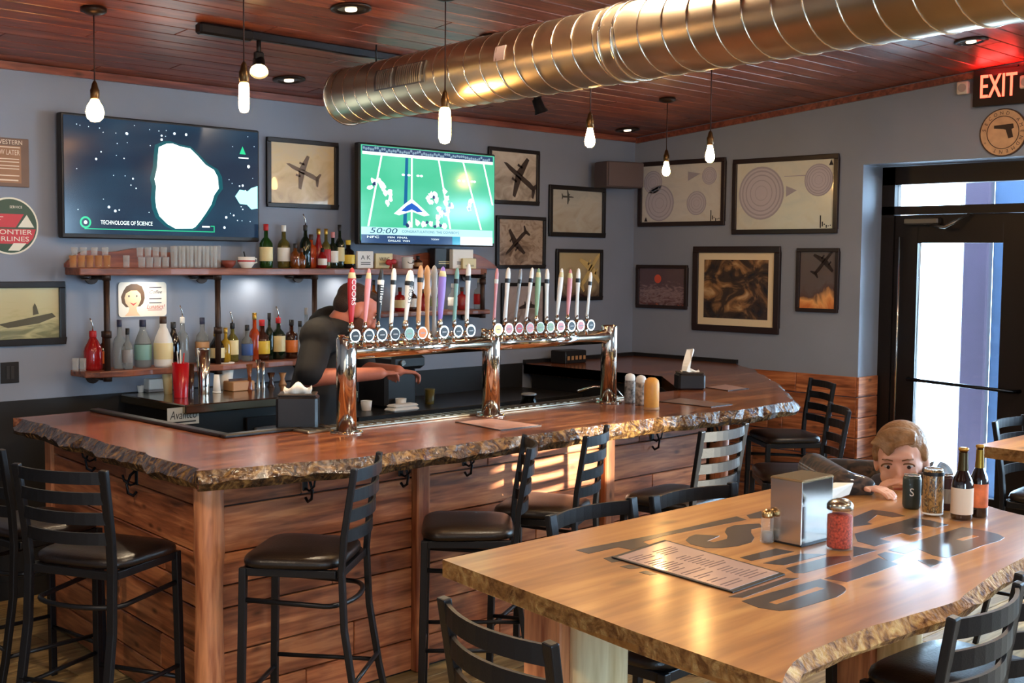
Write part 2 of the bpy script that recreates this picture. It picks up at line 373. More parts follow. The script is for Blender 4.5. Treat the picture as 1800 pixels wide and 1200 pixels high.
# cedar boards on the lower right wall and the door reveal
zt = 1.04; RH = .149
def board(parent, p0, p1, zc, h, m, nrm, t=.02):
    p0 = Vector(p0); p1 = Vector(p1); L_ = (p1 - p0).length; a = math.atan2(p1.y - p0.y, p1.x - p0.x)
    mid = (p0 + p1) / 2 + Vector(nrm) * (t / 2)
    o = link('board', MB().box((0, 0, 0), (L_ - .004, t, h - .006), bev=.003), m, parent, loc=(mid.x, mid.y, zc)); o.rotation_euler = (0, 0, a); return o
for r in range(7):
    zc = zt - (r + .5) * RH
    cuts = [5.9, 5.45 - .13 * (r % 3), 4.95 + .11 * ((r * 2) % 3), DY1]
    for a, b in zip(cuts[:-1], cuts[1:]): board(wall_right, (XR, a, 0), (XR, b, 0), zc, RH, M_cedar, (-1, 0, 0))
    board(wall_right, (XR - .02, DY1, 0), (XR + .26, DY1, 0), zc, RH, M_cedar, (0, -1, 0))
    board(wall_right, (XR, DY0, 0), (XR, 2.5, 0), zc, RH, M_cedar, (-1, 0, 0))
# entrance door
XD = 8.28
M_frame = mat('dark_bronze_frame', (30, 24, 22), .4, .4)
dr = MB()
dr.box((XD + .03, DY1 - .05, 1.27), (.10, .10, 2.56)); dr.box((XD + .03, DY0 + .05, 1.27), (.10, .10, 2.56))
dr.box((XD + .03, (DY0 + DY1) / 2, 2.49), (.10, DY1 - DY0, .13)); dr.box((XD + .03, (DY0 + DY1) / 2, 2.24), (.10, DY1 - DY0, .06))
door = struct('door_1', dr, M_frame)
GA, GB = 4.17, 3.55; lf = MB()
lf.box((XD + .02, (4.35 + GA) / 2, 1.11), (.05, 4.35 - GA, 2.19)); lf.box((XD + .02, (3.30 + GB) / 2, 1.11), (.05, GB - 3.30, 2.19))
lf.box((XD + .02, (GA + GB) / 2, 2.105), (.05, GA - GB, .20)); lf.box((XD + .02, (GA + GB) / 2, .125), (.05, GA - GB, .22))
leaf = link('door_leaf', lf, M_frame, door, bevel=.004)
link('door_pane', MB().box((XD + .02, (GA + GB) / 2, 1.12), (.008, GA - GB, 1.78)), M_pane, leaf)
link('transom_pane', MB().box((XD + .03, (DY0 + DY1) / 2, 2.347), (.008, 1.05, .16)), M_pane, door)
pb = MB(); pb.tube([(XD - .005, 4.21, 1.03), (XD - .07, 4.19, 1.03), (XD - .07, 3.42, 1.0), (XD - .005, 3.40, 1.0)], .013, 10)
link('push_bar', pb, mat('dark_bronze_bar', (40, 44, 50), .25, .9), leaf)
cz = MB(); cz.box((XD - .045, 4.12, 2.16), (.07, .26, .05), bev=.01); cz.tube([(XD - .05, 4.05, 2.13), (XD - .16, 3.9, 2.11), (XD - .04, 3.78, 2.2)], .011, 8)
link('door_closer', cz, mat('closer_metal', (120, 110, 100), .3, .9), leaf)
pu = MB(); pu.tube([(XD - .04, 4.29, .35), (XD - .04, 4.29, 2.05)], .009, 8); link('edge_rail', pu, M_chrome, leaf)
struct('trim_3', MB().box((XD + .1, (DY0 + DY1) / 2, .012), (.34, DY1 - DY0, .024)), mat('steel_threshold', (120, 120, 118), .35, .9))
# outside the door
gr = MB().box((16, 1, -.12), (15.3, 24, .1)); struct('ground', gr, mat('pale_concrete', (225, 225, 222), .9, var=.05, vscale=3))
def outcol(name, label, x, y, dx, dy, h, m):
    t = thing(name, label, 'column', (x, y, -.07)); link('shaft', MB((0, 0, 0)).box((0, 0, h / 2), (dx, dy, h), bev=.01), m, t); link('plinth', MB().box((0, 0, .06), (dx + .03, dy + .03, .12)), m, t)
outcol('porch_column', 'purple painted column outside the glass door', 9.3, 4.185, .10, .20, 3.1, mat('purple_paint', (42, 26, 44), .7, var=.1))
outcol('porch_column', 'blue painted column outside the glass door, right of the purple one', 9.34, 3.93, .10, .27, 3.1, mat('blue_paint', (38, 56, 80), .7, var=.1))

# ================================================================== THE BAR
def wob(i, a=.02): return a * (math.sin(i * 1.7) + .6 * math.sin(i * 3.9 + 1) + .4 * math.sin(i * 9.1 + 2)) / 2
def dens(pts, st=.06):
    out = []; n = len(pts)
    for i in range(n):
        a = Vector(pts[i][:2]); b = Vector(pts[(i + 1) % n][:2]); live = pts[i][2]
        k = max(1, int((b - a).length / st)) if live else 1
        nr = Vector((b.y - a.y, -(b.x - a.x))); nr = nr.normalized() if nr.length else nr
        for j in range(k): out.append((a + (b - a) * j / k, nr, live))
    return out
def slab(o, pts, z0, z1, top_m, edge_m, amp, inset, parent, topname, edgename, sgn=1, jag=.012):
    D = dens(pts); n = len(D); R0, R1, R2 = [], [], []
    for i, (p, nr, lv) in enumerate(D):
        pl = D[i - 1][2]; lv = lv and pl
        f = amp if lv else 0; g = inset if lv else 0; q = nr * sgn
        rj = (random.random() - .5) * jag * .7 if lv else 0
        zj = (random.random() - .5) * jag * 1.2 if lv else 0
        R0.append((*(p + q * (wob(i * .45, f) + rj * .6 - g * .3)), z0))
        R1.append((*(p + q * (wob(i * .45, f) + rj + g * .35)), (z0 * .6 + z1 * .4) + zj))
        R2.append((*(p + q * (wob(i * .45 + .3, f * .8) - g + rj * .4)), z1))
    e = MB(o); e._rings([R0, R1, R2], False, None, False); link(edgename, e, edge_m, parent)
    t = MB(o); R3 = [(x, y, z1 - .001) for x, y, z in R2]; t._rings([[(x, y, z0 + .001) for x, y, z in R0], [(a[0] * .5 + b[0] * .5, a[1] * .5 + b[1] * .5, z0 + .006) for a, b in zip(R0, R2)], R2], True, None, False)
    from mathutils.geometry import tessellate_polygon
    t = MB(o); k = len(R2); t.v = [tuple(Vector(p) - t.o) for p in R2] + [(p[0] - t.o.x, p[1] - t.o.y, z0 + .001 - t.o.z) for p in R0]
    T1 = tessellate_polygon([[Vector((p[0], p[1], 0)) for p in R2]])
    for a, b, c in T1: t.f.append((a, b, c)); t.f.append((c + k, b + k, a + k))
    for i in range(k): t.f.append((i, i + k, (i + 1) % k + k, (i + 1) % k))
    t.sm = [False] * len(t.f)
    return link(topname, t, top_m, parent)
def edgemat(name, cols, rough=.2, bs=45, coat=.4):
    if name in MC: return MC[name]
    m, nt, b = nodes(name); N = nt.nodes.new; L = nt.links.new; mp = tc(nt)
    n = N('ShaderNodeTexNoise'); n.inputs['Scale'].default_value = 22; n.inputs['Detail'].default_value = 6; n.inputs['Distortion'].default_value = 1.5; L(mp.outputs[0], n.inputs[0])
    r = N('ShaderNodeValToRGB'); e = r.color_ramp.elements; e[0].position = .35; e[0].color = lin(cols[0]); e[1].position = .68; e[1].color = lin(cols[2]); q = e.new(.5); q.color = lin(cols[1])
    L(n.outputs[0], r.inputs[0]); L(r.outputs[0], b.inputs['Base Color']); b.inputs['Roughness'].default_value = rough; b.inputs['Coat Weight'].default_value = coat; b.inputs['Coat Roughness'].default_value = .14
    n2 = N('ShaderNodeTexNoise'); n2.inputs['Scale'].default_value = bs; n2.inputs['Detail'].default_value = 3; L(mp.outputs[0], n2.inputs[0])
    bp = N('ShaderNodeBump'); bp.inputs['Strength'].default_value = .6; bp.inputs['Distance'].default_value = .02; L(n2.outputs[0], bp.inputs['Height']); L(bp.outputs[0], b.inputs['Normal'])
    MC[name] = m; return m
M_bartop = wood('lacquered_bar_wood', (82, 42, 24), (164, 100, 58), (124, 68, 40), rough=.22, axis=0, rnd=0, spec=.35, coat=.22, bump=.03, scale=1.3)
M_barside = wood('lacquered_bar_wood_side', (82, 42, 24), (164, 100, 58), (124, 68, 40), rough=.16, axis=1, rnd=0, coat=1.0, bump=.03, scale=1.3)
M_edge = edgemat('barked_live_edge', ((40, 26, 16), (78, 52, 30), (136, 102, 58)))
bt = thing('bar_top', 'thick glossy live-edge wooden bar top wrapping around the taps', 'bar top', (4.2, 4.2, .99))
OUT = [(2.46, 5.88, 1), (2.33, 3.95, 1), (2.9, 3.80, 1), (3.9, 3.79, 1), (4.9, 3.78, 1), (5.5, 3.70, 1), (6.03, 3.73, 1), (6.9, 4.40, 1), (7.68, 5.12, 1), (7.98, 5.5, 0),
       (7.98, 6.53, 0), (6.66, 6.53, 0), (6.66, 5.20, 0), (6.02, 4.56, 0), (2.86, 4.62, 0), (2.90, 5.90, 0)]
slab(bt.location, OUT, .995, 1.07, M_bartop, M_edge, .02, .03, bt, 'slab', 'live_edge', sgn=1, jag=.018)
bt_rail = MB(bt.location); bt_rail.box((2.875, 5.26, 1.078), (.05, 1.24, .016), bev=.004); bt_rail.box((3.12, 4.635, 1.078), (.54, .05, .016), bev=.004)
link('inner_rail', bt_rail, mat('dark_rail', (30, 22, 18), .3), bt)
tr = MB(bt.location); tr.box((7.30, 6.515, 1.085), (1.3, .03, .03)); tr.box((7.955, 6.0, 1.085), (.03, 1.05, .03)); link('back_strip', tr, M_blackpl, bt)

bb = thing('bar_base', 'cedar-boarded bar front with log corner posts and coat hooks', 'bar', (4.2, 4.5, 0))
O = Vector(bb.location)
core = MB(O); core.prism([(2.50, 4.17), (2.86, 4.17), (2.86, 5.82), (2.66, 5.82)], 0, .994); core.box((4.18, 4.37, .497), (3.24, .44, .994))
core.prism([(5.78, 4.15), (5.93, 4.15), (7.6, 5.62), (7.96, 5.9), (7.96, 6.5), (6.72, 6.5), (6.72, 5.28), (6.06, 4.58), (5.78, 4.58)], 0, .994)
link('carcass', core, mat('black_bar_back', (22, 20, 20), .5), bb)
rows = [(.994, .885), (.885, .70), (.70, .57), (.57, .48), (.48, .30), (.30, .15), (.15, .01)]
def bb_board(p0, p1, zc, h, nrm, m=M_cedar):
    o = board(bb, Vector(p0), Vector(p1), zc, h, m, nrm); o.location = o.location - O; return o
fx = [2.66, 3.0, 3.55]
for i, (a, b) in enumerate(rows):
    zc, h = (a + b) / 2, a - b
    for s0, s1 in ((2.53, 3.51), (3.59, 4.78), (4.88, 5.72)):       # between posts
        cut = s0 + (s1 - s0) * (.62 if i % 2 else .35) + .07 * math.sin(i * 5 + s0)
        if i == 1 or i == 4: bb_board((s0, 4.15, 0), (s1, 4.15, 0), zc, h, (0, -1, 0))
        else: bb_board((s0, 4.15, 0), (cut, 4.15, 0), zc, h, (0, -1, 0)); bb_board((cut, 4.15, 0), (s1, 4.15, 0), zc, h, (0, -1, 0))
    c = 4.9 + .4 * math.sin(i * 2.3)
    LA, LB = Vector((2.49, 4.20, 0)), Vector((2.65, 5.81, 0)); LC = LA.lerp(LB, (c - 4.2) / 1.6); ln = Vector((-1, .1, 0)).normalized(); bb_board(LB, LC, zc, h, ln); bb_board(LC, LA, zc, h, ln)
    dx, dy = 1.67, 1.54; q = .4 + .15 * math.sin(i * 3); nn = Vector((dy, -dx, 0)).normalized()
    A = Vector((5.93, 4.15, 0)); Bp = A + Vector((dx, dy, 0))
    bb_board(A, A.lerp(Bp, q), zc, h, nn); bb_board(A.lerp(Bp, q), Bp, zc, h, nn)
def logpost(x, y, r, lab):
    mb = MB((x, y, 0)); prof = []
    rings = []
    for i in range(22):
        z = .994 * i / 21; rr = r * (1 + .05 * math.sin(z * 9) + .09 * math.exp(-((z - .72) / .04) ** 2))
        rings.append([(x + rr * (1 + .04 * math.sin(3 * t + z * 4)) * math.cos(t), y + rr * (1 + .04 * math.sin(2 * t)) * math.sin(t), z) for t in [2 * math.pi * j / 18 for j in range(18)]])
    mb._rings(rings, True); o = link('corner_post', mb, M_cedarv, bb, loc=Vector((x, y, 0)) - O); return o
logpost(2.485, 4.14, .056, '')
logpost(5.83, 4.13, .06, '')
for x in (3.55, 4.83): link('trim_post', MB((x, 4.12, .5)).box((x, 4.12, .497), (.075, .05, .99), bev=.006), M_cedarv, bb, loc=Vector((x, 4.12, .5)) - O)
link('end_post', MB((2.66, 5.85, .5)).box((2.66, 5.85, .497), (.09, .07, .99), bev=.006), M_cedarv, bb, loc=Vector((2.66, 5.85, .5)) - O)
hk = None
def hook(x, y, z, rz):
    global hk
    if hk is None:
        mb = MB(); mb.box((0, -.004, .03), (.022, .008, .075), bev=.004)
        mb.tube([(0, -.008, .045), (0, -.03, .03), (0, -.045, 0), (0, -.04, -.03), (0, -.02, -.042), (0, -.006, -.03)], .005, 8)
        mb.tube([(0, -.008, .0), (0, -.03, -.005), (0, -.055, .015), (0, -.06, .035)], .004, 8)
        hk = o = link('coat_hook', mb, M_black, bb); o.scale = (1.25, 1.25, 1.25)
    else: o = hk.copy(); C.objects.link(o)
    o.location = Vector((x, y, z)) - O; o.rotation_euler = (0, 0, rz)
for px, py in ((535, 858), (703, 833), (815, 815), (1145, 772), (1250, 760)):
    p = onB(px, py, 4.13); hook(p.x, 4.13, p.z, 0)
for px, py in ((230, 850), (140, 810)):
    p = onR(px, py, 2.50); hook(2.475 + .1 * (p.y - 4.2), p.y, p.z, rad(-84))

# drip strip behind the taps
dp = thing('drip_tray', 'long stainless drip tray along the inner bar edge under the taps', 'tray', (4.3, 4.53, 1.07))
link('tray', MB(dp.location).box((4.3, 4.545, 1.076), (2.2, .12, .012), bev=.003), mat('dull_steel', (150, 140, 122), .35, .9), dp)
gm = MB(dp.location)
for i in range(40): gm.box((3.24 + i * .054, 4.545, 1.0835), (.03, .09, .003))
gl = link('grate', gm, mat('grate_steel', (120, 112, 100), .3, .95), dp)

# ================================================================== HIGH TABLE WITH STENCIL LETTERING
M_tabw = wood('lacquered_table_wood', (150, 98, 46), (200, 146, 78), (180, 122, 60), rough=.42, axis=0, rnd=0, coat=.9, crough=.17, bump=.02, scale=.55)
M_tedge = edgemat('pale_live_edge', ((92, 56, 26), (166, 122, 70), (204, 170, 110)), rough=.75, bs=70, coat=0)
tb = thing('high_table', 'live-edge high table with dark stencilled lettering on its glossy top', 'table', (2.9, 1.8, 0))
TO = Vector(tb.location)
TP = [(2.107, 2.357, 0), (2.85, 2.345, 0), (3.90, 2.33, 0), (3.885, 1.69, 1), (3.80, 1.42, 1), (3.5, 1.31, 1), (3.1, 1.29, 1), (2.73, 1.23, 1), (2.4, 1.265, 1), (2.12, 1.27, 1), (1.94, 1.22, 0), (1.985, 1.6, 0)]
slab(TO, TP, 1.025, 1.07, M_tabw, M_tedge, .008, .016, tb, 'tabletop', 'live_edge', sgn=-1, jag=.012)
M_let = mat('stained_black_lettering', (44, 34, 32), .42, coat=.9, crough=.17)
def crop(x0, y0, s, pts): return [(x0 + x / s, y0 + y / s) for x, y in pts]
A_ = (980, 880, 3.4615); B_ = (1400, 840, 4.5)
letters = [
    (A_, [(110, 300), (600, 205), (1090, 95), (1150, 115), (640, 215), (520, 250), (560, 268), (450, 298), (370, 282), (190, 322)], []),
    (A_, [(1150, 88), (1240, 62), (1250, 105), (1170, 108)], []),
    (A_, [(780, 240), (800, 220), (840, 205), (985, 213), (915, 245), (950, 252), (1030, 232), (1035, 215), (1018, 190), (1030, 165), (1080, 148), (1230, 138), (1245, 160), (1180, 172), (1178, 195), (1198, 225), (1180, 252), (1100, 275), (1000, 287), (900, 286), (810, 265)], []),
    (A_, [(1110, 345), (1330, 290), (1440, 310), (1180, 365)], []),
    (A_, [(1250, 380), (1480, 322), (1640, 325), (1380, 392)], []),
    (A_, [(1390, 410), (1650, 340), (1780, 335), (1790, 360), (1500, 440), (1440, 440)], []),
    (A_, [(1040, 585), (1390, 470), (1470, 470), (1130, 590)], []),
    (A_, [(280, 350), (340, 335), (400, 365), (330, 375)], []), (A_, [(380, 400), (440, 388), (510, 408), (440, 414)], []), (A_, [(495, 435), (540, 425), (610, 445), (560, 452)], []),
    (A_, [(1120, 610), (1290, 560), (1600, 475), (1730, 515), (1752, 530), (1755, 545), (1740, 562), (1700, 585), (1450, 660), (1350, 670), (1220, 650)], [(1310, 625), (1600, 530)]),
    (B_, [(450, 310), (600, 250), (760, 270), (860, 300), (760, 310), (640, 290), (560, 350), (600, 365), (450, 385)], []),
    (B_, [(460, 440), (920, 315), (1060, 335), (1200, 370), (1110, 392), (1010, 375), (920, 400), (990, 430), (900, 452), (830, 435), (660, 482), (750, 505), (620, 540), (480, 500)], []),
    (B_, [(720, 570), (1310, 388), (1480, 415), (1600, 445), (1645, 470), (1610, 495), (1480, 532), (1380, 570), (1190, 632), (1080, 612), (960, 560), (860, 600)], [(1290, 492), (1415, 458)]),
    (B_, [(640, 605), (700, 585), (860, 612), (740, 665)], []), (B_, [(960, 650), (1080, 640), (1160, 665), (1060, 705)], []),
    (B_, [(220, 795), (480, 700), (650, 630), (800, 680), (640, 745), (400, 822)], []), (B_, [(450, 540), (640, 570), (450, 625)], []),
]
def cpx(cr, x, y): return (cr[0] + x / cr[2], cr[1] + y / cr[2])
for cr, pts, slot in letters:
    W_ = [onZ(*cpx(cr, x, y), 1.07) for x, y in pts]
    if slot:
        a, b = [onZ(*cpx(cr, x, y), 1.07) for x, y in slot]
        o = link('lettering', MB(TO).prism([(q.x, q.y) for q in W_], 1.0700, 1.0706), M_let, tb)
        d = (b - a).normalized() * .01; nrm = Vector((-d.y, d.x, 0))
        link('letter_opening', MB(TO).prism([(a - nrm)[:2], (b - nrm)[:2], (b + nrm)[:2], (a + nrm)[:2]], 1.0706, 1.0709), mat('bare_table_wood', (196, 138, 82), .2, coat=.9), tb)
    else: link('lettering', MB(TO).prism([(q.x, q.y) for q in W_], 1.0700, 1.0706), M_let, tb)
M_log = wood('peeled_log', (206, 178, 126), (240, 220, 174), rough=.5, axis=2, rnd=.05, knots=True)
for x, y in ((2.31, 1.99), (3.6, 1.84)):
    mb = MB(TO); rings = []
    for i in range(12):
        z = .06 + .965 * i / 11
        rings.append([(x + .075 * (1 + .06 * math.sin(2 * t + z * 3)) * math.cos(t), y + .075 * (1 + .05 * math.sin(3 * t + z)) * math.sin(t), z) for t in [2 * math.pi * j / 16 for j in range(16)]])
    mb._rings(rings, True); link('leg', mb, M_log, tb)
    link('foot', MB(TO).box((x, y, .03), (.14, .7, .06), bev=.01), M_log, tb)
    link('side_board', MB(TO).box((x - .085, y + .10, .54), (.04, .13, .965), bev=.004), M_cedarv, tb)
link('rail', MB(TO).box((2.955, 1.85, .3), (1.2, .05, .12), bev=.01), M_log, tb)
t2 = thing('high_table', 'second high wooden table cut off at the right edge of the photo', 'table', (5.7, 1.7, 0)); o2 = Vector(t2.location)
slab(o2, [(5.16, 2.30, 0), (6.9, 2.28, 0), (6.9, 1.35, 1), (6.0, 1.36, 1), (5.12, 1.38, 0)], 1.02, 1.07, M_tabw, M_tedge, .008, .01, t2, 'tabletop', 'live_edge', sgn=-1)
for x in (5.35, 6.7): link('leg', MB(o2).box((x, 1.85, .51), (.11, .11, 1.02), bev=.01), wood('honey_leg', (160, 104, 56), (200, 146, 92), axis=2, rnd=0), t2)
link('rail', MB(o2).box((6.02, 1.85, .3), (1.24, .04, .1), bev=.01), M_log, t2)
# ================================================================== STOOLS
def make_stool():
    t = thing('bar_stool', 'x', 'bar stool')
    sm = MB(); rings = []
    def outline(k, z):
        pts = []
        for j in range(28):
            a = 2 * math.pi * j / 28; c, s_ = math.cos(a), math.sin(a); e = .42
            x = .215 * math.copysign(abs(c) ** e, c); y = .19 * math.copysign(abs(s_) ** e, s_); x *= 1 + .06 * (y / .2)
            pts.append((x * k, y * k, z))
        return pts
    for k, z in ((.95, .722), (1, .728), (1.01, .740), (.99, .753), (.92, .763), (.6, .771), (.25, .773)): rings.append(outline(k, z))
    sm._rings(rings, True); link('seat', sm, M_vinyl, t)
    fr = MB()
    for s_ in (-1, 1): fr.box((s_ * .185, 0, .705), (.025, .35, .03))
    fr.box((0, .17, .705), (.38, .025, .03)); fr.box((0, -.185, .705), (.36, .025, .03)); link('seat_frame', fr, M_black, t, bevel=.003)
    for s_ in (-1, 1):
        path = [(s_ * .20, -.30, 0), (s_ * .195, -.245, .25), (s_ * .19, -.205, .5), (s_ * .187, -.195, .72), (s_ * .19, -.205, .85), (s_ * .195, -.245, 1.10)]
        link('rear_leg', MB().tube(path, 0, flat=(.034, .022), up=(0, 1, 0)), M_black, t, bevel=.004)
        link('front_leg', MB().tube([(s_ * .19, .175, .72), (s_ * .2, .188, 0)], 0, flat=(.028, .028), up=(0, 1, 0)), M_black, t, bevel=.003)
        link('side_stretcher', MB().tube([(s_ * .198, .185, .27), (s_ * .196, -.24, .27)], .009, 8), M_black, t)
    for z in (1.07, .995, .92, .845):
        y0 = -.205 - .04 * (z - .85) / .25
        path = [(.19 * (i / 5.0 - 1), y0 - .045 * (1 - (i / 5.0 - 1) ** 2), z) for i in range(11)]
        link('slat', MB().tube(path, 0, flat=(.010, .044)), M_black, t)
    link('stretcher', MB().tube([(-.198, .185, .22), (.198, .185, .22)], .010, 8), M_black, t)
    link('stretcher', MB().tube([(-.195, -.24, .30), (.195, -.24, .30)], .009, 8), M_black, t)
    cb = []
    for i in range(15):
        a = math.pi * (i / 14.0); cb.append((.185 * math.cos(a), -.13 - .085 * math.sin(a) , .585))
    cb = [(.193, .175, .60)] + cb + [(-.193, .175, .60)]
    link('curved_brace', MB().tube(cb, .010, 8), M_black, t)
    return t
stool0 = make_stool(); used = False
def put_stool(a, b, label, group, d=0):
    """a, b: floor positions of the two back posts (as measured at 1.1 m); the seat lies to their left-hand normal"""
    global used
    a = Vector(a); b = Vector(b); m = (a + b) / 2; dv = (b - a).normalized()
    n = Vector((-dv.y, dv.x))                     # facing direction
    c = m + n * .228
    o = stool0 if not used else copy_tree(stool0)
    used = True
    o.location = (c.x, c.y, 0); o.rotation_euler = (0, 0, math.atan2(n.y, n.x) - math.pi / 2)
    o['label'] = label; o['group'] = group; return o
g1, g2 = 'ladder-back stools at the bar', 'ladder-back stools at the high tables'
S = [((1.86, 4.42), (2.03, 4.04), 'black ladder-back bar stool beside the log corner post, seen from behind its back', g1),
 ((2.69, 3.51), (2.985, 3.74), 'black bar stool seen side-on in front of the bar, nearest to the log corner post', g1),
 ((3.50, 3.42), (3.76, 3.70), 'black bar stool with brown seat seen exactly edge-on, in the middle of the bar front', g1),
 ((3.94, 3.50), (4.27, 3.67), 'black bar stool in front of the sunlit bar boards', g1),
 ((4.43, 3.255), (4.85, 3.29), 'bar stool whose ladder back shines white in the sun', g1),
 ((5.62, 3.195), (5.915, 3.475), 'black bar stool by the right wall boards, the nearer of the two side by side', g1),
 ((6.85, 4.0), (7.09, 4.31), 'black bar stool by the right wall boards, the farther of the two side by side', g1),
 ((1.10, 5.02), (1.20, 4.62), 'bar stool cut off by the left edge of the photo', g1),
 ((1.92, 5.15), (1.96, 4.76), 'bar stool at the short left side of the bar, half hidden behind another stool', g1),
 ((1.815, 2.01), (1.75, 1.61), 'black stool back in front of the cut end of the lettered table', g2),
 ((2.51, 1.165), (2.86, 1.185), 'black stool at the near edge of the lettered table, left of its twin', g2),
 ((2.97, 1.22), (3.37, 1.20), 'black stool at the lettered table, cut off by the right photo edge', g2),
 ((3.01, 2.45), (2.63, 2.44), 'black stool behind the lettered table, only its top rail showing left', g2),
 ((3.47, 2.39), (3.10, 2.42), 'black stool behind the lettered table, beside the steel napkin holder', g2),
 ((6.19, 2.50), (5.79, 2.48), 'black stool behind the high table at the right photo edge', g2)]
for a, b, l, g in S:
    if l.startswith('black stool back'): pass
    a, b = Vector(a), Vector(b)
    put_stool(a, b, l, g)
# ================================================================== SPIRAL DUCT
M_duct = mat('galvanised_duct', (196, 178, 150), .34, 1.0, var=.10, vscale=5, bump=.03, bscale=12)
M_seam = mat('duct_seam_steel', (225, 215, 200), .2, 1.0)
D0 = Vector((4.24, 5.57, 2.76)); D1 = Vector((3.18, -.2, 2.66)); DR = .152
du = thing('spiral_duct', 'large shiny spiral air duct running under the wooden ceiling', 'duct', D0)
dv = (D1 - D0); DL = dv.length; dh = dv.normalized()
DM = Matrix.Translation(D0) @ dh.to_track_quat('Z', 'Y').to_matrix().to_4x4()
pr = [(.02, .0), (DR * .86, .0), (DR * .97, .012), (DR, .04)] + [(DR, .04 + (DL - .04) * i / 20) for i in range(1, 21)]
link('pipe', MB(D0).lathe(pr, seg=48, M=DM), M_duct, du)
hel = MB(D0); pts = []; turns = int(DL / .135)
for i in range(turns * 28): 
    a = 2 * math.pi * i / 28; pts.append(tuple(DM @ Vector(((DR + .001) * math.cos(a), (DR + .001) * math.sin(a), .05 + .135 * i / 28))))
hel.tube(pts, .0038, 5, cap=False); link('spiral_seam', hel, M_seam, du)
for z in (.0, 2.42, 2.50): 
    mb = MB(D0); mb.tube([tuple(DM @ Vector(((DR + .002) * math.cos(2 * math.pi * j / 40), (DR + .002) * math.sin(2 * math.pi * j / 40), z + .03))) for j in range(40)], .006, 6, closed=True); link('joint_ring', mb, M_seam, du)
# which way is the camera-facing side of the duct?
mid = D0 + dh * .8; tocam = (Vector((0, 0, CAMZ)) - mid); tocam -= dh * tocam.dot(dh); tocam.normalize()
sdv = dh.cross(tocam).normalized()
def duct_pt(z, ang, r): q = tocam * math.cos(ang) + sdv * math.sin(ang); return D0 + dh * z + q * r
vt = MB(D0); sg = 1 if sdv.z > 0 else -1
def duct_patch(mb, z0, z1, a0, a1, r0, r1, k=6):
    ra = [[tuple(duct_pt(z, a0 + (a1 - a0) * i / k, r)) for i in range(k + 1)] for z, r in ((z0, r1), (z1, r1))]
    rb = [[tuple(duct_pt(z, a0 + (a1 - a0) * i / k, r)) for i in range(k + 1)] for z, r in ((z0, r0), (z1, r0))]
    vs = ra[0] + ra[1] + rb[0] + rb[1]; n = k + 1; fs = []
    for i in range(k): fs += [(i, i + 1, n + i + 1, n + i), (2 * n + i, 3 * n + i, 3 * n + i + 1, 2 * n + i + 1), (i, 2 * n + i, 2 * n + i + 1, i + 1), (n + i, n + i + 1, 3 * n + i + 1, 3 * n + i)]
    fs += [(0, n, 3 * n, 2 * n), (k, 2 * n + k, 3 * n + k, n + k)]; mb.add(vs, fs)
va = rad(20) * sg
duct_patch(vt, .62, 1.12, va - .34, va + .34, DR, DR + .008); vent = link('vent_frame', vt, mat('vent_steel', (120, 112, 104), .3, .9), du)
for i in range(22):
    if i in (8, 9): continue
    z = .65 + i * .0205; mb = MB(D0); duct_patch(mb, z, z + .010, va - .29, va + .29, DR + .008, DR + .013, 4)
    if i == 0: pass
    link('vent_slat', mb, mat('vent_slat_steel', (190, 178, 160), .3, .9), vent)
st = MB(D0); duct_patch(st, 1.72, 1.80, .20 * sg, .62 * sg, DR + .001, DR + .003); link('sticker', st, mat('pinkish_paper', (226, 196, 182), .7), du, label='small pale sticker')
for z in (.35, 2.46, 4.6):
    p = D0 + dh * z; link('hanger', MB(D0).cyl(p + Vector((0, 0, DR)), (p.x, p.y, ceil_z(p.y) + .02), .005, seg=8), M_black, du)

# ================================================================== LAMPS
M_glow = emit('warm_filament_glow', (255, 190, 110), 30)
M_amb = mat('amber_bulb_glass', (255, 226, 180), .05, trans=.0, spec=.6)
def bulb_glass():
    if 'bulb_glass' in MC: return MC['bulb_glass']
    m, nt, b = nodes('bulb_glass'); b.inputs['Base Color'].default_value = (0, 0, 0, 1); b.inputs['Roughness'].default_value = .05
    b.inputs['Emission Color'].default_value = lin((255, 196, 120)); b.inputs['Emission Strength'].default_value = 60; MC['bulb_glass'] = m; return m
def pendant(px, py, depth_axis, val, shape, label, size=1.0, cano=True):
    p = on(px, py, depth_axis, val)
    t = thing('pendant_lamp', label, 'pendant lamp', (p.x, p.y, p.z), 0, 'bare-bulb pendants over the bar')
    zc = ceil_z(p.y) - p.z
    if shape == 'round': prof = [(.012, .058), (.018, .045), (.030, .025), (.036, .0), (.030, -.022), (.016, -.034), (.001, -.037)]
    elif shape == 'tube': prof = [(.012, .066), (.019, .055), (.021, .03), (.021, -.04), (.015, -.056), (.001, -.06)]
    else: prof = [(.012, .062), (.016, .045), (.024, .01), (.028, -.012), (.024, -.032), (.012, -.044), (.001, -.046)]
    zt_ = prof[0][1] * size
    link('bulb', MB().lathe([(r * size, z * size) for r, z in prof], seg=20), bulb_glass(), t)
    link('socket', MB().lathe([(.016, zt_ - .006), (.020, zt_), (.021, zt_ + .035), (.016, zt_ + .045), (.012, zt_ + .065), (.005, zt_ + .078)], seg=16), mat('antique_brass', (90, 66, 40), .35, .9), t)
    link('cord', MB().cyl((0, 0, zt_ + .07), (0, 0, zc - .0), .0035, seg=6), mat('dark_red_cord', (50, 22, 16), .7), t)
    link('canopy', MB().lathe([(.058, zc + .004), (.058, zc - .014), (.03, zc - .026), (.006, zc - .03)], seg=20), mat('bronze_canopy', (60, 44, 34), .4, .7), t)
    return t
pendant(167, 198, 0, 2.65, 'round', 'pendant with round bulb, leftmost, in front of the space-picture television', 1.15)
pendant(429, 172, 1, 4.30, 'tube', 'pendant with short tubular bulb, second from the left')
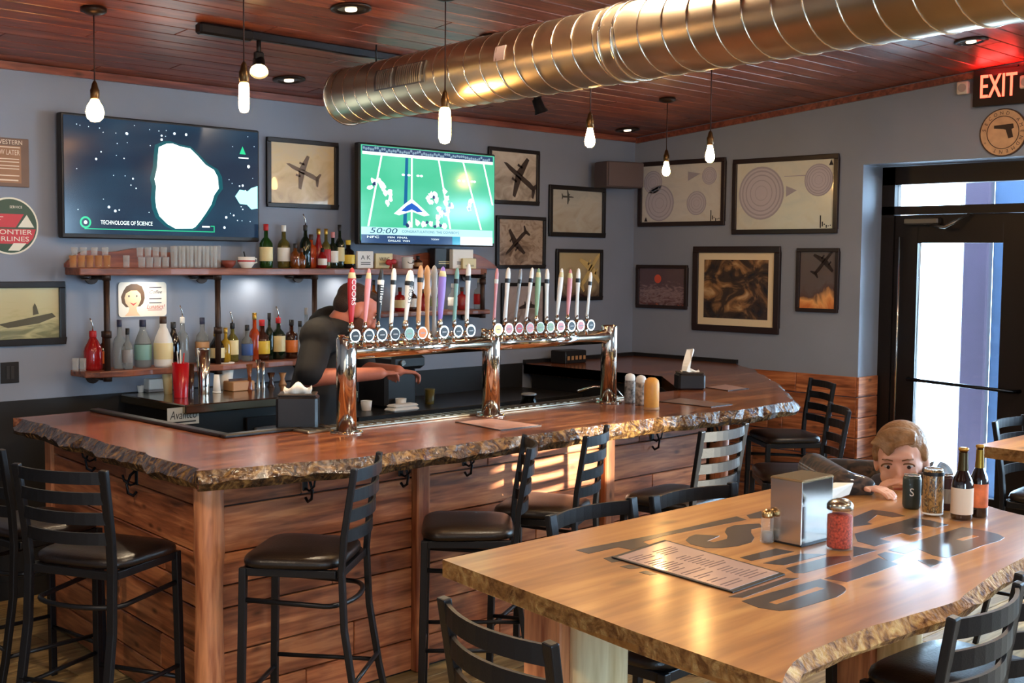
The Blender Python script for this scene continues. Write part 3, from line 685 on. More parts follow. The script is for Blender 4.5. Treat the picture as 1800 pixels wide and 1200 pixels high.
pendant(782, 222, 1, 4.30, 'tube', 'pendant with long tubular bulb in front of the duct', 1.35)
pendant(1037, 244, 1, 4.30, 'pear', 'pendant with pear bulb over the taps, above the wall speaker')
pendant(1248, 272, 1, 4.30, 'pear', 'pendant with pear bulb hanging beside the left diagram picture, the larger of two')
pendant(1171, 298, 1, 5.33, 'pear', 'small farther pendant in front of the left diagram picture')
def downlight(px, py, label, r=.075):
    p = onC(px, py); t = thing('recessed_light', label, 'ceiling light', p, 0, 'recessed ceiling lights')
    t.rotation_euler = (-th, 0, 0)
    link('trim_ring', MB().lathe([(r, .006), (r + .022, .004), (r + .022, -.005), (r - .004, -.010), (r - .012, -.002)], seg=28, cap=False), mat('bronze_ring', (46, 32, 26), .4, .6), t)
    link('reflector', MB().lathe([(.02, .002), (r - .010, -.003)], seg=24, cap=True), mat('dim_reflector', (120, 110, 100), .15, .9), t)
    link('lamp_face', MB().lathe([(.001, -.012), (.028, -.010), (.03, -.002)], seg=16), emit('downlight_lens', (255, 236, 205), 1.6), t)
downlight(617, 15, 'recessed ceiling light left of the duct near the top of the photo')
downlight(873, 66, 'recessed ceiling light just above the duct')
downlight(1103, 228, 'recessed ceiling light near the far room corner')
downlight(1707, 72, 'recessed ceiling light by the red glow of the exit sign')
downlight(508, 140, 'recessed ceiling light behind the track spotlight')
# track with spotlights
a = onC(357, 60, .05); b = onC(716, 108, .05); b.y = a.y; b.z = a.z
tk = thing('track_light', 'black ceiling track with a lit spotlight, left of the duct', 'track light', a); k0 = Vector(a)
link('track', MB(k0).box(((a.x + 5.6) / 2, a.y, a.z + .03), (5.6 - a.x, .035, .04), bev=.004), M_black, tk)
link('feed_box', MB(k0).box((a.x + .12, a.y, a.z + .025), (.30, .06, .055), bev=.01), M_black, tk)
def spot(px, py, lit):
    p = on(px, py, 1, a.y); s = MB(k0); top = Vector((p.x, a.y, a.z + .01))
    s.cyl(top, (p.x, a.y, a.z - .06), .012, seg=10); s.box((p.x, a.y, a.z - .07), (.05, .03, .05), bev=.006)
    sp = link('spot_arm', s, M_black, tk)
    ax = Vector((-.35, -.55, -.75)).normalized() if lit else Vector((.3, -.2, -.9)).normalized()
    c = Vector((p.x, a.y, a.z - .10)); h = MB(k0); Q = Matrix.Translation(c) @ ax.to_track_quat('Z', 'Y').to_matrix().to_4x4()
    h.lathe([(.012, -.03), (.03, -.02), (.034, .04), (.046, .07)], seg=20, M=Q, cap=False); hd = link('spot_head', h, M_black, tk)
    g = MB(k0).lathe([(.001, .062), (.03, .060), (.042, .058)], seg=20, M=Q)
    link('lens', g, emit('spot_lens', (255, 214, 140), 25) if lit else M_chrome, hd)
    if lit:
        l = bpy.data.lights.new('spot_lamp', 'SPOT'); l.energy = 60; l.color = (1, .8, .55); l.spot_size = rad(80); l.shadow_soft_size = .03
        o = bpy.data.objects.new('spot_lamp', l); o.location = c + ax * .09; o.rotation_euler = ax.to_track_quat('-Z', 'Y').to_euler(); C.objects.link(o)
spot(455, 95, True); spot(945, 172, False)
# hidden ceiling lamps of the rest of the room (behind and beside the camera)
for x, y in ((.3, .4), (2.6, -1.2), (.2, 3.2), (4.6, -.6), (3.6, 3.1), (6.2, 2.4)):
    t = thing('recessed_light', 'recessed ceiling light of the seating area outside the photo', 'ceiling light', (x, y, ceil_z(y)), 0, 'recessed lights over the seating area')
    t.rotation_euler = (-th, 0, 0)
    link('trim_ring', MB().lathe([(.07, .006), (.092, .004), (.092, -.005), (.066, -.010), (.058, -.002)], seg=28, cap=False), MC['bronze_ring'], t)
    link('lamp_face', MB().lathe([(.001, -.006), (.058, -.004)], seg=20), emit('room_lens', (255, 224, 176), 20), t)
    room_light('room_lamp', (x, y, ceil_z(y) - .03), 22, (1, .80, .58), .14)
# added fill lights under the upper shelf, with no fixture of their own
def shelf_fill(x, z=1.70): room_light('under_shelf_fill', (x, 6.45, z), .45, (1, .95, .85), .05, (0, 0, 0))

# ================================================================== TELEVISIONS
def tv(pxTL, pxBR, depth, label, paint):
    y = YB - depth; A = onB(*pxTL, y); B_ = onB(*pxBR, y); wd, hz = B_.x - A.x, A.z - B_.z
    t = thing('television', label, 'television', (A.x + wd / 2, YB, B_.z)); o = Vector(t.location)
    c = MB(o); c.box((A.x + wd / 2, y + .027, B_.z + hz / 2), (wd, .05, hz), bev=.006); link('casing', c, M_blackpl, t)
    link('wall_mount', MB(o).box((A.x + wd / 2, (YB + y + .05) / 2, B_.z + hz / 2), (.35, max(.02, YB - y - .05), .25)), M_black, t)
    F = Face((A.x, y, B_.z), (1, 0, 0), (0, 0, 1), (0, -1, 0)); m = .012 * 1.2
    sc = MB(o); F.rect(sc, m, m * 1.8, wd - m, hz - m, .001, .003)
    scr = link('screen', sc, paint('base'), t)
    paint('draw', F, wd, hz, scr, o); return t
def sub(F, o, par, name, m, fn, kind=None): mb = MB(o); fn(mb); return link(name, mb, m, par, kind=kind)
def blob(cx, cy, r, n=26, j=.15, ry=None, seed=1):
    R_ = random.Random(seed); return [(cx + r * (1 + j * (R_.random() - .5)) * math.cos(2 * math.pi * i / n), cy + (ry or r) * (1 + j * (R_.random() - .5)) * math.sin(2 * math.pi * i / n)) for i in range(n)]
def space(mode, F=None, w_=0, h_=0, par=None, o=None):
    if mode == 'base': return screen_mat('space_screen', (22, 40, 62), .55, (30, 62, 84))
    X = lambda u: w_ * u; Y = lambda v: h_ * (1 - v)
    rock = [(.46, .22), (.50, .185), (.53, .18), (.57, .20), (.62, .21), (.66, .27), (.70, .34), (.745, .38), (.765, .44), (.77, .54), (.745, .60), (.73, .68), (.70, .76), (.67, .83), (.645, .88), (.63, .895), (.54, .90), (.50, .865), (.46, .80), (.445, .73), (.44, .65), (.445, .55), (.437, .49), (.45, .40), (.455, .30)]
    halo = [(x + (x - .6) * .14, y + (y - .55) * .05) for x, y in rock]
    sub(F, o, par, 'picture_halo', emit('teal_halo', (16, 90, 100), .55), lambda m: F.poly(m, [(X(x), Y(y)) for x, y in halo], .003, .0035))
    sub(F, o, par, 'picture_rock', emit('white_rock', (236, 255, 252), 1.6), lambda m: F.poly(m, [(X(x), Y(y)) for x, y in rock], .0035, .004))
    sub(F, o, par, 'picture_rock_shade', emit('pale_teal_rock', (190, 240, 232), 1.1), lambda m: F.poly(m, [(X(x), Y(y)) for x, y in [(.66, .29), (.70, .36), (.74, .40), (.755, .46), (.755, .53), (.72, .58), (.69, .56), (.675, .45), (.655, .38)]], .004, .0043))
    sub(F, o, par, 'picture_rock', emit('cyan_rock', (150, 245, 244), 1.2), lambda m: F.poly(m, [(X(x), Y(y)) for x, y in [(.86, .60), (.885, .54), (.93, .55), (.95, .52), (.985, .50), (.985, .70), (.95, .71), (.925, .67), (.885, .665)]], .0035, .004))
    def stars(m):
        R_ = random.Random(4)
        for i in range(60):
            u, v = R_.random() * .94 + .03, R_.random() * .8 + .05
            if .42 < u < .79 and .15 < v < .92: continue
            F.disc(m, X(u), Y(v), w_ * (.0018 + .004 * R_.random() ** 5), .003, .0036, 8)
        for u, v in ((.305, .13), (.475, .155), (.60, .095), (.54, .095), (.81, .79), (.80, .88), (.215, .74), (.245, .77)): F.disc(m, X(u), Y(v), w_ * .006, .003, .0036, 10)
    sub(F, o, par, 'picture_star', emit('white_star', (220, 244, 255), 1.2), stars, 'stuff')
    def hud(m):
        F.ring(m, X(.105), Y(.87), w_ * .018, w_ * .026, .0036, .004, 20); F.rect(m, X(.10), Y(.925), X(.74), Y(.918), .0036, .004)
        F.rect(m, X(.742), Y(.925), X(.746), Y(.875), .0036, .004); F.rect(m, X(.725), Y(.875), X(.746), Y(.869), .0036, .004)
        F.poly(m, [(X(.885), Y(.225)), (X(.902), Y(.155)), (X(.92), Y(.225))], .0036, .004)
    sub(F, o, par, 'picture_symbol', emit('green_hud', (40, 190, 130), .8), hud)
    def words(m):
        F.text(m, 'TECHNOLOGIE OF SCIENCE', X(.30), Y(.868), h_ * .034, .0045, width=w_ * .25); F.rect(m, X(.88), Y(.262), X(.935), Y(.252), .0036, .004); F.rect(m, X(.68), Y(.885), X(.72), Y(.872), .0036, .004)
        F.disc(m, X(.105), Y(.87), w_ * .008, .004, .0045, 10); F.disc(m, X(.935), Y(.33), w_ * .008, .004, .0045, 10)
    sub(F, o, par, 'picture_lettering', emit('white_hud', (235, 255, 248), 1.0), words, 'stuff')
def screen_mat(name, c, s, c2=None):
    if name in MC: return MC[name]
    m, nt, b = nodes(name); b.inputs['Base Color'].default_value = (.006, .007, .01, 1); b.inputs['Roughness'].default_value = .13
    n = nt.nodes.new('ShaderNodeTexNoise'); n.inputs['Scale'].default_value = 2.5; mp = tc(nt, 'Generated'); nt.links.new(mp.outputs[0], n.inputs[0])
    r = nt.nodes.new('ShaderNodeValToRGB'); r.color_ramp.elements[0].position = .4; r.color_ramp.elements[1].position = .75; r.color_ramp.elements[0].color = lin(c); r.color_ramp.elements[1].color = lin(c2 or c)
    nt.links.new(n.outputs[0], r.inputs[0]); nt.links.new(r.outputs[0], b.inputs['Emission Color']); b.inputs['Emission Strength'].default_value = s; MC[name] = m; return m
def football(mode, F=None, w_=0, h_=0, par=None, o=None):
    if mode == 'base': return screen_mat('football_field', (70, 190, 146), .62, (96, 206, 166))
    X = lambda u: w_ * u; Y = lambda v: h_ * (1 - v)
    P = lambda q: [(X(x), Y(y)) for x, y in q]
    W = emit('tv_white', (232, 250, 250), .85)
    def lines(m):
        F.poly(m, P([(.02, .085), (.975, .085), (.975, .115), (.02, .115)]), .003, .0036)
        for u0, u1 in ((.15, .06), (.36, .36), (.555, .645), (.74, .885), (.90, 1.02)):
            v1 = .82 if u1 < 1 else .55; u1_ = u1 if u1 < 1 else .975
            F.poly(m, P([(u0 - .005, .11), (u0 + .006, .11), (u1_ + .007, v1), (u1_ - .006, v1)]), .003, .0036)
        for u, v in ((.30, .29), (.34, .29), (.405, .29), (.43, .29), (.71, .31), (.745, .31), (.81, .31), (.83, .31)): F.disc(m, X(u), Y(v), w_ * .012, .003, .0036, 8, h_ * .012)
    sub(F, o, par, 'field_marking', W, lines)
    sub(F, o, par, 'picture_line', emit('tv_blue_line', (20, 100, 150), .6), lambda m: F.poly(m, P([(.315, .12), (.335, .12), (.325, .80), (.30, .80)]), .003, .0035))
    def crowd(m):
        R_ = random.Random(3)
        for i in range(60): F.disc(m, X(.03 + .93 * i / 60), Y(.045 + .03 * R_.random()), w_ * .008, .0036, .004, 6)
    sub(F, o, par, 'picture_crowd_band', emit('tv_navy', (40, 60, 90), .8), lambda m: F.rect(m, X(.02), Y(.085), X(.975), Y(.03), .003, .0036))
    sub(F, o, par, 'picture_crowd', emit('tv_crowd', (140, 170, 190), .5), crowd, 'stuff')
    def star(m):
        F.poly(m, P([(.235, .685), (.305, .59), (.36, .525), (.415, .59), (.49, .685), (.45, .70), (.36, .655), (.27, .70)]), .0038, .0042)
    sub(F, o, par, 'field_star_outline', W, star)
    sub(F, o, par, 'field_star', emit('tv_blue', (30, 90, 190), .6), lambda m: F.poly(m, P([(.285, .655), (.325, .60), (.36, .57), (.395, .60), (.44, .655), (.40, .66), (.36, .635), (.32, .66)]), .0042, .0046))
    def players(m):
        R_ = random.Random(8)
        for u, v in ((.09, .37), (.11, .39), (.13, .36), (.15, .40), (.16, .43), (.07, .44), (.18, .48), (.21, .48), (.21, .54), (.19, .58), (.48, .52), (.50, .48), (.53, .47), (.54, .53), (.50, .55), (.60, .43), (.62, .50), (.61, .55), (.65, .58), (.63, .62), (.56, .62), (.58, .66), (.62, .67), (.55, .70), (.80, .52), (.79, .57), (.79, .60), (.34, .79), (.40, .77), (.45, .78), (.50, .78), (.55, .77), (.60, .79)):
            F.poly(m, blob(X(u), Y(v), w_ * .017, 9, .9, h_ * .034, int(u * 991 + v * 77)), .004, .0044)
    sub(F, o, par, 'picture_player', W, players, 'stuff')
    def shade(m):
        for u, v in ((.10, .40), (.52, .50), (.64, .57), (.60, .64), (.47, .76), (.57, .79), (.33, .80), (.79, .60), (.53, .80)): F.poly(m, blob(X(u), Y(v), w_ * .011, 8, .8, h_ * .02, int(u * 800)), .0044, .0048)
    sub(F, o, par, 'picture_player_shadow', emit('tv_dark', (40, 60, 110), .5), shade, 'stuff')
    sub(F, o, par, 'score_banner', emit('tv_pale_blue', (176, 226, 236), .7), lambda m: F.rect(m, X(.012), Y(.955 - .01), X(.975), Y(.825), .0048, .0052))
    sub(F, o, par, 'ticker_bar', emit('tv_ticker', (46, 74, 116), .6), lambda m: F.rect(m, X(.012), Y(.985), X(.70), Y(.90), .0052, .0056))
    sub(F, o, par, 'ticker_box', emit('tv_cyan', (40, 160, 190), .6), lambda m: F.rect(m, X(.66), Y(.985), X(.72), Y(.90), .0056, .006))
    sub(F, o, par, 'ticker_panel', W, lambda m: F.rect(m, X(.72), Y(.985), X(.975), Y(.90), .0052, .0056))
    def tx(m): F.text(m, '50:00', X(.16), Y(.862), h_ * .055, .0056, width=w_ * .19, shear=.2); F.text(m, 'CONGRATULATIONS: THE COWBOYS', X(.50), Y(.862), h_ * .026, .0056, width=w_ * .42)
    sub(F, o, par, 'banner_lettering', emit('tv_ink', (20, 60, 90), .7), tx)
    sub(F, o, par, 'ticker_lettering', W, lambda m: (F.text(m, 'NFC', X(.09), Y(.925), h_ * .022, .0066, width=w_ * .08), F.text(m, 'MIN  FINAL', X(.26), Y(.925), h_ * .018, .0066, width=w_ * .14), F.text(m, 'DALLAS  WIN', X(.27), Y(.958), h_ * .018, .0066, width=w_ * .15), F.text(m, 'TODAY', X(.53), Y(.935), h_ * .016, .0066, width=w_ * .06)))
tv((106, 196), (457, 425), .10, 'large wall television showing a white asteroid in dark space', space)
tv((631, 249), (870, 434), .18, 'wall television showing a green football field', football)

# ================================================================== PICTURES
def frame_pic(name, label, cat, wall, TL, BR, fw, fcol, pmat, draw=None, matw=0, depth=.022, group=None):
    on_ = onB if wall == 'B' else onR; A = on_(*TL); B_ = on_(*BR)
    if wall == 'B': F = Face((A.x, YB - .001, B_.z), (1, 0, 0), (0, 0, 1), (0, -1, 0)); wd = B_.x - A.x
    else: F = Face((XR - .001, A.y, B_.z), (0, -1, 0), (0, 0, 1), (-1, 0, 0)); wd = A.y - B_.y
    hz = A.z - B_.z; loc = F.p(wd / 2, 0, 0); t = thing(name, label, cat, loc, 0, group); o = Vector(loc)
    fm = MB(o); F.rect(fm, 0, 0, wd, fw, 0, depth); F.rect(fm, 0, hz - fw, wd, hz, 0, depth); F.rect(fm, 0, fw, fw, hz - fw, 0, depth); F.rect(fm, wd - fw, fw, wd, hz - fw, 0, depth)
    link('frame', fm, fcol, t, bevel=.004)
    bk = MB(o); F.rect(bk, fw * .5, fw * .5, wd - fw * .5, hz - fw * .5, 0, .006); i = fw
    if matw: link('picture_mat', bk, mat('cream_mat', (226, 206, 168), .7), t); i = fw + matw; bk = MB(o); F.rect(bk, i, i, wd - i, hz - i, .006, .008)
    pr_ = link('print', bk, pmat, t)
    if draw: draw(F, wd, hz, pr_, o, .009 if matw else .007)
    return t
M_fr = mat('black_frame', (26, 22, 22), .35); M_frb = mat('dark_brown_frame', (40, 26, 24), .35)
def plane_shape(m, F, cx, cy, s, rot, c, flip=1):
    def T(p): x, y = p[0] * s * flip, p[1] * s; return (cx + x * math.cos(rot) - y * math.sin(rot), cy + x * math.sin(rot) + y * math.cos(rot))
    for q in ([(-.5, .03), (-.42, .06), (.3, .055), (.5, .01), (.42, -.03), (-.3, -.05), (-.48, -.02)], [(.12, .02), (-.02, .42), (-.10, .42), (-.06, .02)], [(.12, -.02), (.02, -.40), (-.06, -.40), (-.06, -.02)], [(-.40, .03), (-.48, .18), (-.53, .18), (-.50, .02)], [(-.40, -.02), (-.47, -.14), (-.52, -.14), (-.49, 0)], [(.02, .16), (.16, .17), (.16, .12), (.02, .12)], [(.02, -.15), (.16, -.13), (.16, -.18), (.02, -.19)]):
        F.poly(m, [T(p) for p in (q if flip > 0 else q[::-1])], c, c + .0008)
def dplane(col, cx, cy, s, rot, flip=1, extra=None):
    def d(F, wd, hz, par, o, c):
        sub(F, o, par, 'painted_aircraft', mat('paint_%d_%d_%d' % col, col, .5), lambda m: plane_shape(m, F, wd * cx, hz * cy, min(wd, hz) * s, rot, c, flip))
        if extra: extra(F, wd, hz, par, o, c)
    return d
frame_pic('framed_picture', 'black-framed golden painting of a propeller aircraft above clouds, right of the asteroid television', 'picture', 'B', (467, 240), (592, 369), .028, M_fr,
          picture_mat('golden_sky', [(150, 120, 84), (206, 172, 118), (222, 192, 140), (214, 190, 150)], 3, .5), dplane((124, 98, 74), .5, .54, .62, rad(160)))
frame_pic('framed_picture', 'black-framed sepia photo of a flying bomber, partly behind the football television', 'picture', 'B', (857, 257), (945, 362), .028, M_fr,
          picture_mat('sepia_clouds', [(92, 78, 66), (190, 176, 156), (214, 204, 186)], 3, .4), dplane((62, 50, 44), .62, .52, .95, rad(150)))
frame_pic('framed_picture', 'black-framed brown photo of aircraft over hills, right of the football television', 'picture', 'B', (871, 378), (956, 472), .026, M_fr,
          picture_mat('sepia_hills', [(84, 66, 54), (140, 118, 98), (176, 156, 134), (120, 98, 80)], 5, .2), dplane((56, 42, 36), .4, .5, .75, rad(-140)))
frame_pic('framed_picture', 'black-framed pale grey-green photo of a small biplane, below the wall speaker', 'picture', 'B', (964, 324), (1061, 418), .034, M_fr,
          picture_mat('pale_sky', [(150, 132, 110), (176, 166, 146), (184, 178, 162), (170, 168, 156)], 3, .5), dplane((84, 84, 76), .33, .78, .35, 0))
frame_pic('framed_picture', 'black-framed photo of a yellow wing above dark brown land, behind the right taps', 'picture', 'B', (976, 437), (1056, 527), .028, M_fr,
          picture_mat('brown_dusk', [(52, 26, 26), (58, 30, 28), (140, 120, 90), (180, 160, 118)], 2, 1.0), dplane((206, 176, 110), .75, .6, .9, rad(50)))
frame_pic('framed_picture', 'black-framed pink-grey photo lowest behind the middle taps', 'picture', 'B', (880, 497), (956, 598), .026, M_fr,
          picture_mat('pinkish_photo', [(104, 88, 78), (164, 148, 142), (176, 160, 154)], 4, .3), dplane((60, 48, 44), .6, .6, .5, rad(90)))
def ship(F, wd, hz, par, o, c):
    sub(F, o, par, 'painted_ship', mat('ship_grey', (86, 82, 62), .6), lambda m: (F.poly(m, [(wd * .30, hz * .34), (wd * .86, hz * .50), (wd * .90, hz * .44), (wd * .72, hz * .34), (wd * .4, hz * .28)], c, c + .0008),
        F.poly(m, [(wd * .66, hz * .47), (wd * .66, hz * .60), (wd * .68, hz * .66), (wd * .70, hz * .60), (wd * .72, hz * .49)], c, c + .0008)))
frame_pic('framed_picture', 'wide black-framed green-yellow painting of a warship, cut by the left photo edge', 'picture', 'B', (-60, 495), (114, 604), .035, M_fr,
          picture_mat('green_sea', [(110, 112, 78), (128, 128, 92), (184, 176, 128), (196, 186, 140)], 2.5, .9, stretch=(1, 1, 3)), ship)
def diag(v):
    def d(F, wd, hz, par, o, c):
        ink = mat('faded_ink', (160, 154, 160), .8); blk = mat('black_ink', (40, 36, 40), .8)
        def g(m):
            if v == 0:
                for cx, cy, r in ((.25, .36, .17), (.17, .68, .11), (.68, .34, .11), (.82, .74, .08)):
                    for k in (1, .8, .55, .3): F.ring(m, wd * cx, hz * cy, r * k * wd * .93, r * k * wd, c, c + .0006)
                F.poly(m, [(wd * .58, hz * .82), (wd * .58, hz * .68), (wd * .72, hz * .78)], c, c + .0006)
            else:
                for cx, cy, r in ((.28, .54, .22), (.82, .68, .13)):
                    for k in (1, .86, .7, .5, .28): F.ring(m, wd * cx, hz * cy, r * k * wd * .93, r * k * wd, c, c + .0006)
                F.poly(m, [(wd * .52, hz * .62), (wd * .52, hz * .48), (wd * .62, hz * .56)], c, c + .0006); F.rect(m, wd * .5, hz * .74, wd * .7, hz * .75, c, c + .0006)
        def fl(m):
            for cx, cy, r in (((.25, .36, .17), (.17, .68, .11), (.68, .34, .11), (.82, .74, .08)) if v == 0 else ((.28, .54, .22), (.82, .68, .13))): F.disc(m, wd * cx, hz * cy, r * wd, c - .0006, c - .0002, 32)
        sub(F, o, par, 'printed_disc', mat('lilac_wash', (184, 178, 184), .8), fl)
        sub(F, o, par, 'printed_diagram', ink, g)
        sub(F, o, par, 'printed_mark', blk, lambda m: (F.poly(m, [(wd * (.07 if v == 0 else .91), hz * (.08 if v == 0 else .86)), (wd * (.11 if v == 0 else .95), hz * (.08 if v == 0 else .86)), (wd * (.09 if v == 0 else .93), hz * (.15 if v == 0 else .93))], c, c + .0006),
            [F.rect(m, wd * (.84 + .018 * i), hz * (.07 + .02 * (i % 3)), wd * (.85 + .018 * i), hz * (.07 + .16 / (1 + i)), c, c + .0006) for i in range(6)]))
    return d
M_bp = picture_mat('aged_blueprint', [(200, 192, 178), (208, 204, 194), (196, 194, 188)], 3, .1)
M_bp2 = picture_mat('aged_blueprint_green', [(204, 198, 176), (208, 206, 190), (198, 200, 188)], 3, .1)
frame_pic('framed_diagram', 'left of two large framed pale diagrams on the right wall, nearer the room corner', 'picture', 'R', (1125, 286), (1275, 396), .036, M_frb, M_bp, diag(0))
frame_pic('framed_diagram', 'right of two large framed pale diagrams on the right wall, with two gear-like circles', 'picture', 'R', (1291, 281), (1473, 410), .036, M_frb, M_bp2, diag(1))
frame_pic('framed_picture', 'small dark framed picture with a red sun over a burning harbour', 'picture', 'R', (1121, 465), (1209, 544), .028, M_frb,
          picture_mat('red_dusk', [(206, 110, 74), (84, 50, 50), (140, 116, 116), (92, 72, 78)], 5, .9, stretch=(1, 1, 2)),
          lambda F, wd, hz, par, o, c: sub(F, o, par, 'painted_sun', mat('red_sun', (206, 84, 60), .5), lambda m: F.disc(m, wd * .42, hz * .68, hz * .10, c, c + .0008)))
frame_pic('framed_picture', 'largest dark-framed picture with a cream mat around a brown aerial scene', 'picture', 'R', (1221, 433), (1370, 588), .05, M_frb,
          picture_mat('brown_aerial', [(26, 22, 24), (44, 34, 30), (66, 48, 34), (150, 108, 64), (200, 160, 110)], 3.2, .05, dist=1.2), None, matw=.055)
frame_pic('framed_picture', 'narrow upright dark-framed picture of an orange flare beside the door', 'picture', 'R', (1403, 436), (1474, 550), .028, M_frb,
          picture_mat('orange_flare', [(80, 66, 62), (206, 108, 46), (240, 170, 96), (90, 66, 58), (96, 82, 76)], 2, 1.0, dist=1.0), dplane((40, 26, 24), .65, .78, .7, rad(50)))
# ------------------------------------------------------------------ signs on the back wall
A = onB(-45, 238); B_ = onB(50, 330); F = Face((A.x, YB - .001, B_.z), (1, 0, 0), (0, 0, 1), (0, -1, 0)); wd, hz = B_.x - A.x, A.z - B_.z
t = thing('lettered_plaque', 'brown wooden plaque with lettering at the left photo edge', 'sign', F.p(wd / 2, 0)); o = Vector(t.location)
mb = MB(o); F.rect(mb, 0, 0, wd, hz, 0, .015); link('board', mb, mat('brown_plaque', (118, 92, 76), .6, var=.1), t, bevel=.004)
mb = MB(o); F.rect(mb, wd * .2, hz * .08, wd * .84, hz * .84, .015, .017); link('inner_panel', mb, mat('tan_panel', (156, 112, 80), .6, var=.1), t)
mb = MB(o); F.text(mb, 'WESTERN', wd * .62, hz * .91, .024, .0175, width=wd * .5); F.text(mb, 'HOW LATER', wd * .55, hz * .70, .028, .0185, width=wd * .52)
for q in (.56, .50, .42, .36, .22): F.rect(mb, wd * .3, hz * q, wd * .80, hz * (q + .02), .017, .0178)
F.rect(mb, wd * .25, hz * .80, wd * .82, hz * .82, .017, .018); F.rect(mb, wd * .3, hz * .12, wd * .78, hz * .15, .017, .018); link('lettering', mb, mat('cream_print', (226, 206, 180), .7), t)
p = onB(17, 397); r = .5 * (onB(67, 397).x - onB(-33, 397).x); F = Face((p.x, YB - .001, p.z), (1, 0, 0), (0, 0, 1), (0, -1, 0))
t = thing('round_sign', 'round red, green and white tin sign at the left photo edge', 'sign', F.p(0, -r)); o = Vector(t.location)
mb = MB(o); F.disc(mb, 0, 0, r, 0, .008, 48); link('disc', mb, mat('sign_white', (228, 222, 200), .4), t)
mb = MB(o); F.disc(mb, 0, 0, r * .94, .008, .009, 48); link('green_field', mb, mat('sign_green', (44, 70, 44), .4), t)
mb = MB(o); F.poly(mb, [(-r * .8, r * .42), (r * .48, r * .42), (r * .18, -r * .05), (-r * .9, -r * .05)], .009, .010); F.poly(mb, [(-r * .91, -r * .10), (r * .90, -r * .10), (r * .80, -r * .42), (r * .6, -r * .62), (-r * .6, -r * .62)], .009, .010); link('red_field', mb, mat('sign_red', (196, 44, 52), .4), t)
mb = MB(o); F.poly(mb, [(r * .58, r * .40), (r * .84, -r * .04), (r * .26, -r * .04)], .010, .0105); F.poly(mb, [(-r * .1, -r * .86), (r * .1, -r * .60), (r * .55, -r * .60), (r * .3, -r * .86)], .010, .0105)
F.text(mb, 'FRONTIER', 0, -r * .22, r * .17, .0108, width=r * 1.5); F.text(mb, 'AIRLINES', 0, -r * .46, r * .17, .0108, width=r * 1.3); F.text(mb, 'SERVICE', r * .2, r * .66, r * .09, .0108)
for q in (.30, .2, .1): F.rect(mb, -r * .8, r * q, -r * (.55 - q), r * (q + .02), .010, .0106)
link('lettering', mb, MC['sign_white'], t)
# woman sign
A = onB(207, 496); B_ = onB(292, 555); F = Face((A.x, YB - .001, B_.z), (1, 0, 0), (0, 0, 1), (0, -1, 0)); wd, hz = B_.x - A.x, A.z - B_.z
t = thing('tin_sign', 'white retro tin sign with a smiling short-haired woman, between the pipe shelves', 'sign', F.p(wd / 2, 0)); o = Vector(t.location)
def rr(w_, h_, r_, n=5): return [(cx + r_ * math.cos(a0 + math.pi / 2 * i / n), cy + r_ * math.sin(a0 + math.pi / 2 * i / n)) for cx, cy, a0 in ((w_ - r_, r_, -math.pi / 2), (w_ - r_, h_ - r_, 0), (r_, h_ - r_, math.pi / 2), (r_, r_, math.pi)) for i in range(n + 1)]
mb = MB(o); F.poly(mb, rr(wd, hz, .02), 0, .006); link('plate', mb, mat('sign_ivory', (232, 222, 204), .4), t)
H_ = lambda u, v: (wd * u, hz * (1 - v))
mb = MB(o); F.poly(mb, [H_(*q) for q in [(.10, .25), (.16, .12), (.26, .05), (.38, .05), (.48, .12), (.53, .30), (.54, .46), (.50, .62), (.44, .70), (.15, .72), (.07, .60), (.05, .42)]], .006, .0065); link('painted_hair', mb, mat('sign_hair', (92, 66, 44), .5), t)
mb = MB(o); F.poly(mb, [H_(*q) for q in [(.15, .32), (.25, .24), (.38, .24), (.45, .34), (.46, .5), (.41, .66), (.36, .74), (.38, .86), (.44, .97), (.12, .97), (.2, .86), (.22, .74), (.14, .6), (.12, .45)]], .0065, .007); link('painted_face', mb, mat('sign_skin', (232, 188, 148), .5), t)
mb = MB(o); F.poly(mb, [H_(*q) for q in [(.22, .58), (.30, .62), (.38, .58), (.30, .68)]], .007, .0075); F.text(mb, 'Lunatics!', wd * .76, hz * .28, hz * .13, .0075, width=wd * .38, shear=.3); F.rect(mb, wd * .6, hz * .18, wd * .9, hz * .195, .006, .007); link('red_print', mb, mat('sign_red2', (196, 70, 66), .5), t)
mb = MB(o)
for q in (.17, .50, .62): F.rect(mb, wd * .63, hz * (1 - q), wd * .89, hz * (1.03 - q), .006, .007)
F.text(mb, 'Coffee', wd * .76, hz * .71, hz * .10, .0075, width=wd * .26, shear=.3)
for u in (.21, .37): F.disc(mb, wd * u, hz * .60, .006, .007, .0075, 8)
link('dark_print', mb, mat('sign_ink', (90, 80, 84), .5), t)
# switch plate
A = onB(0, 637); B_ = onB(33, 672); F = faceB((A.x, YB - .001, B_.z)); wd, hz = B_.x - A.x, A.z - B_.z
t = thing('outlet_plate', 'black outlet plate on the wall under the warship painting', 'outlet', F.p(wd / 2, 0)); o = Vector(t.location)
mb = MB(o); F.rect(mb, 0, 0, wd, hz, 0, .006); link('plate', mb, M_blackpl, t, bevel=.002)
mb = MB(o); F.rect(mb, wd * .3, hz * .2, wd * .48, hz * .8, .006, .009); F.rect(mb, wd * .54, hz * .2, wd * .72, hz * .8, .006, .009); link('socket', mb, mat('socket_black', (48, 46, 46), .4), t)
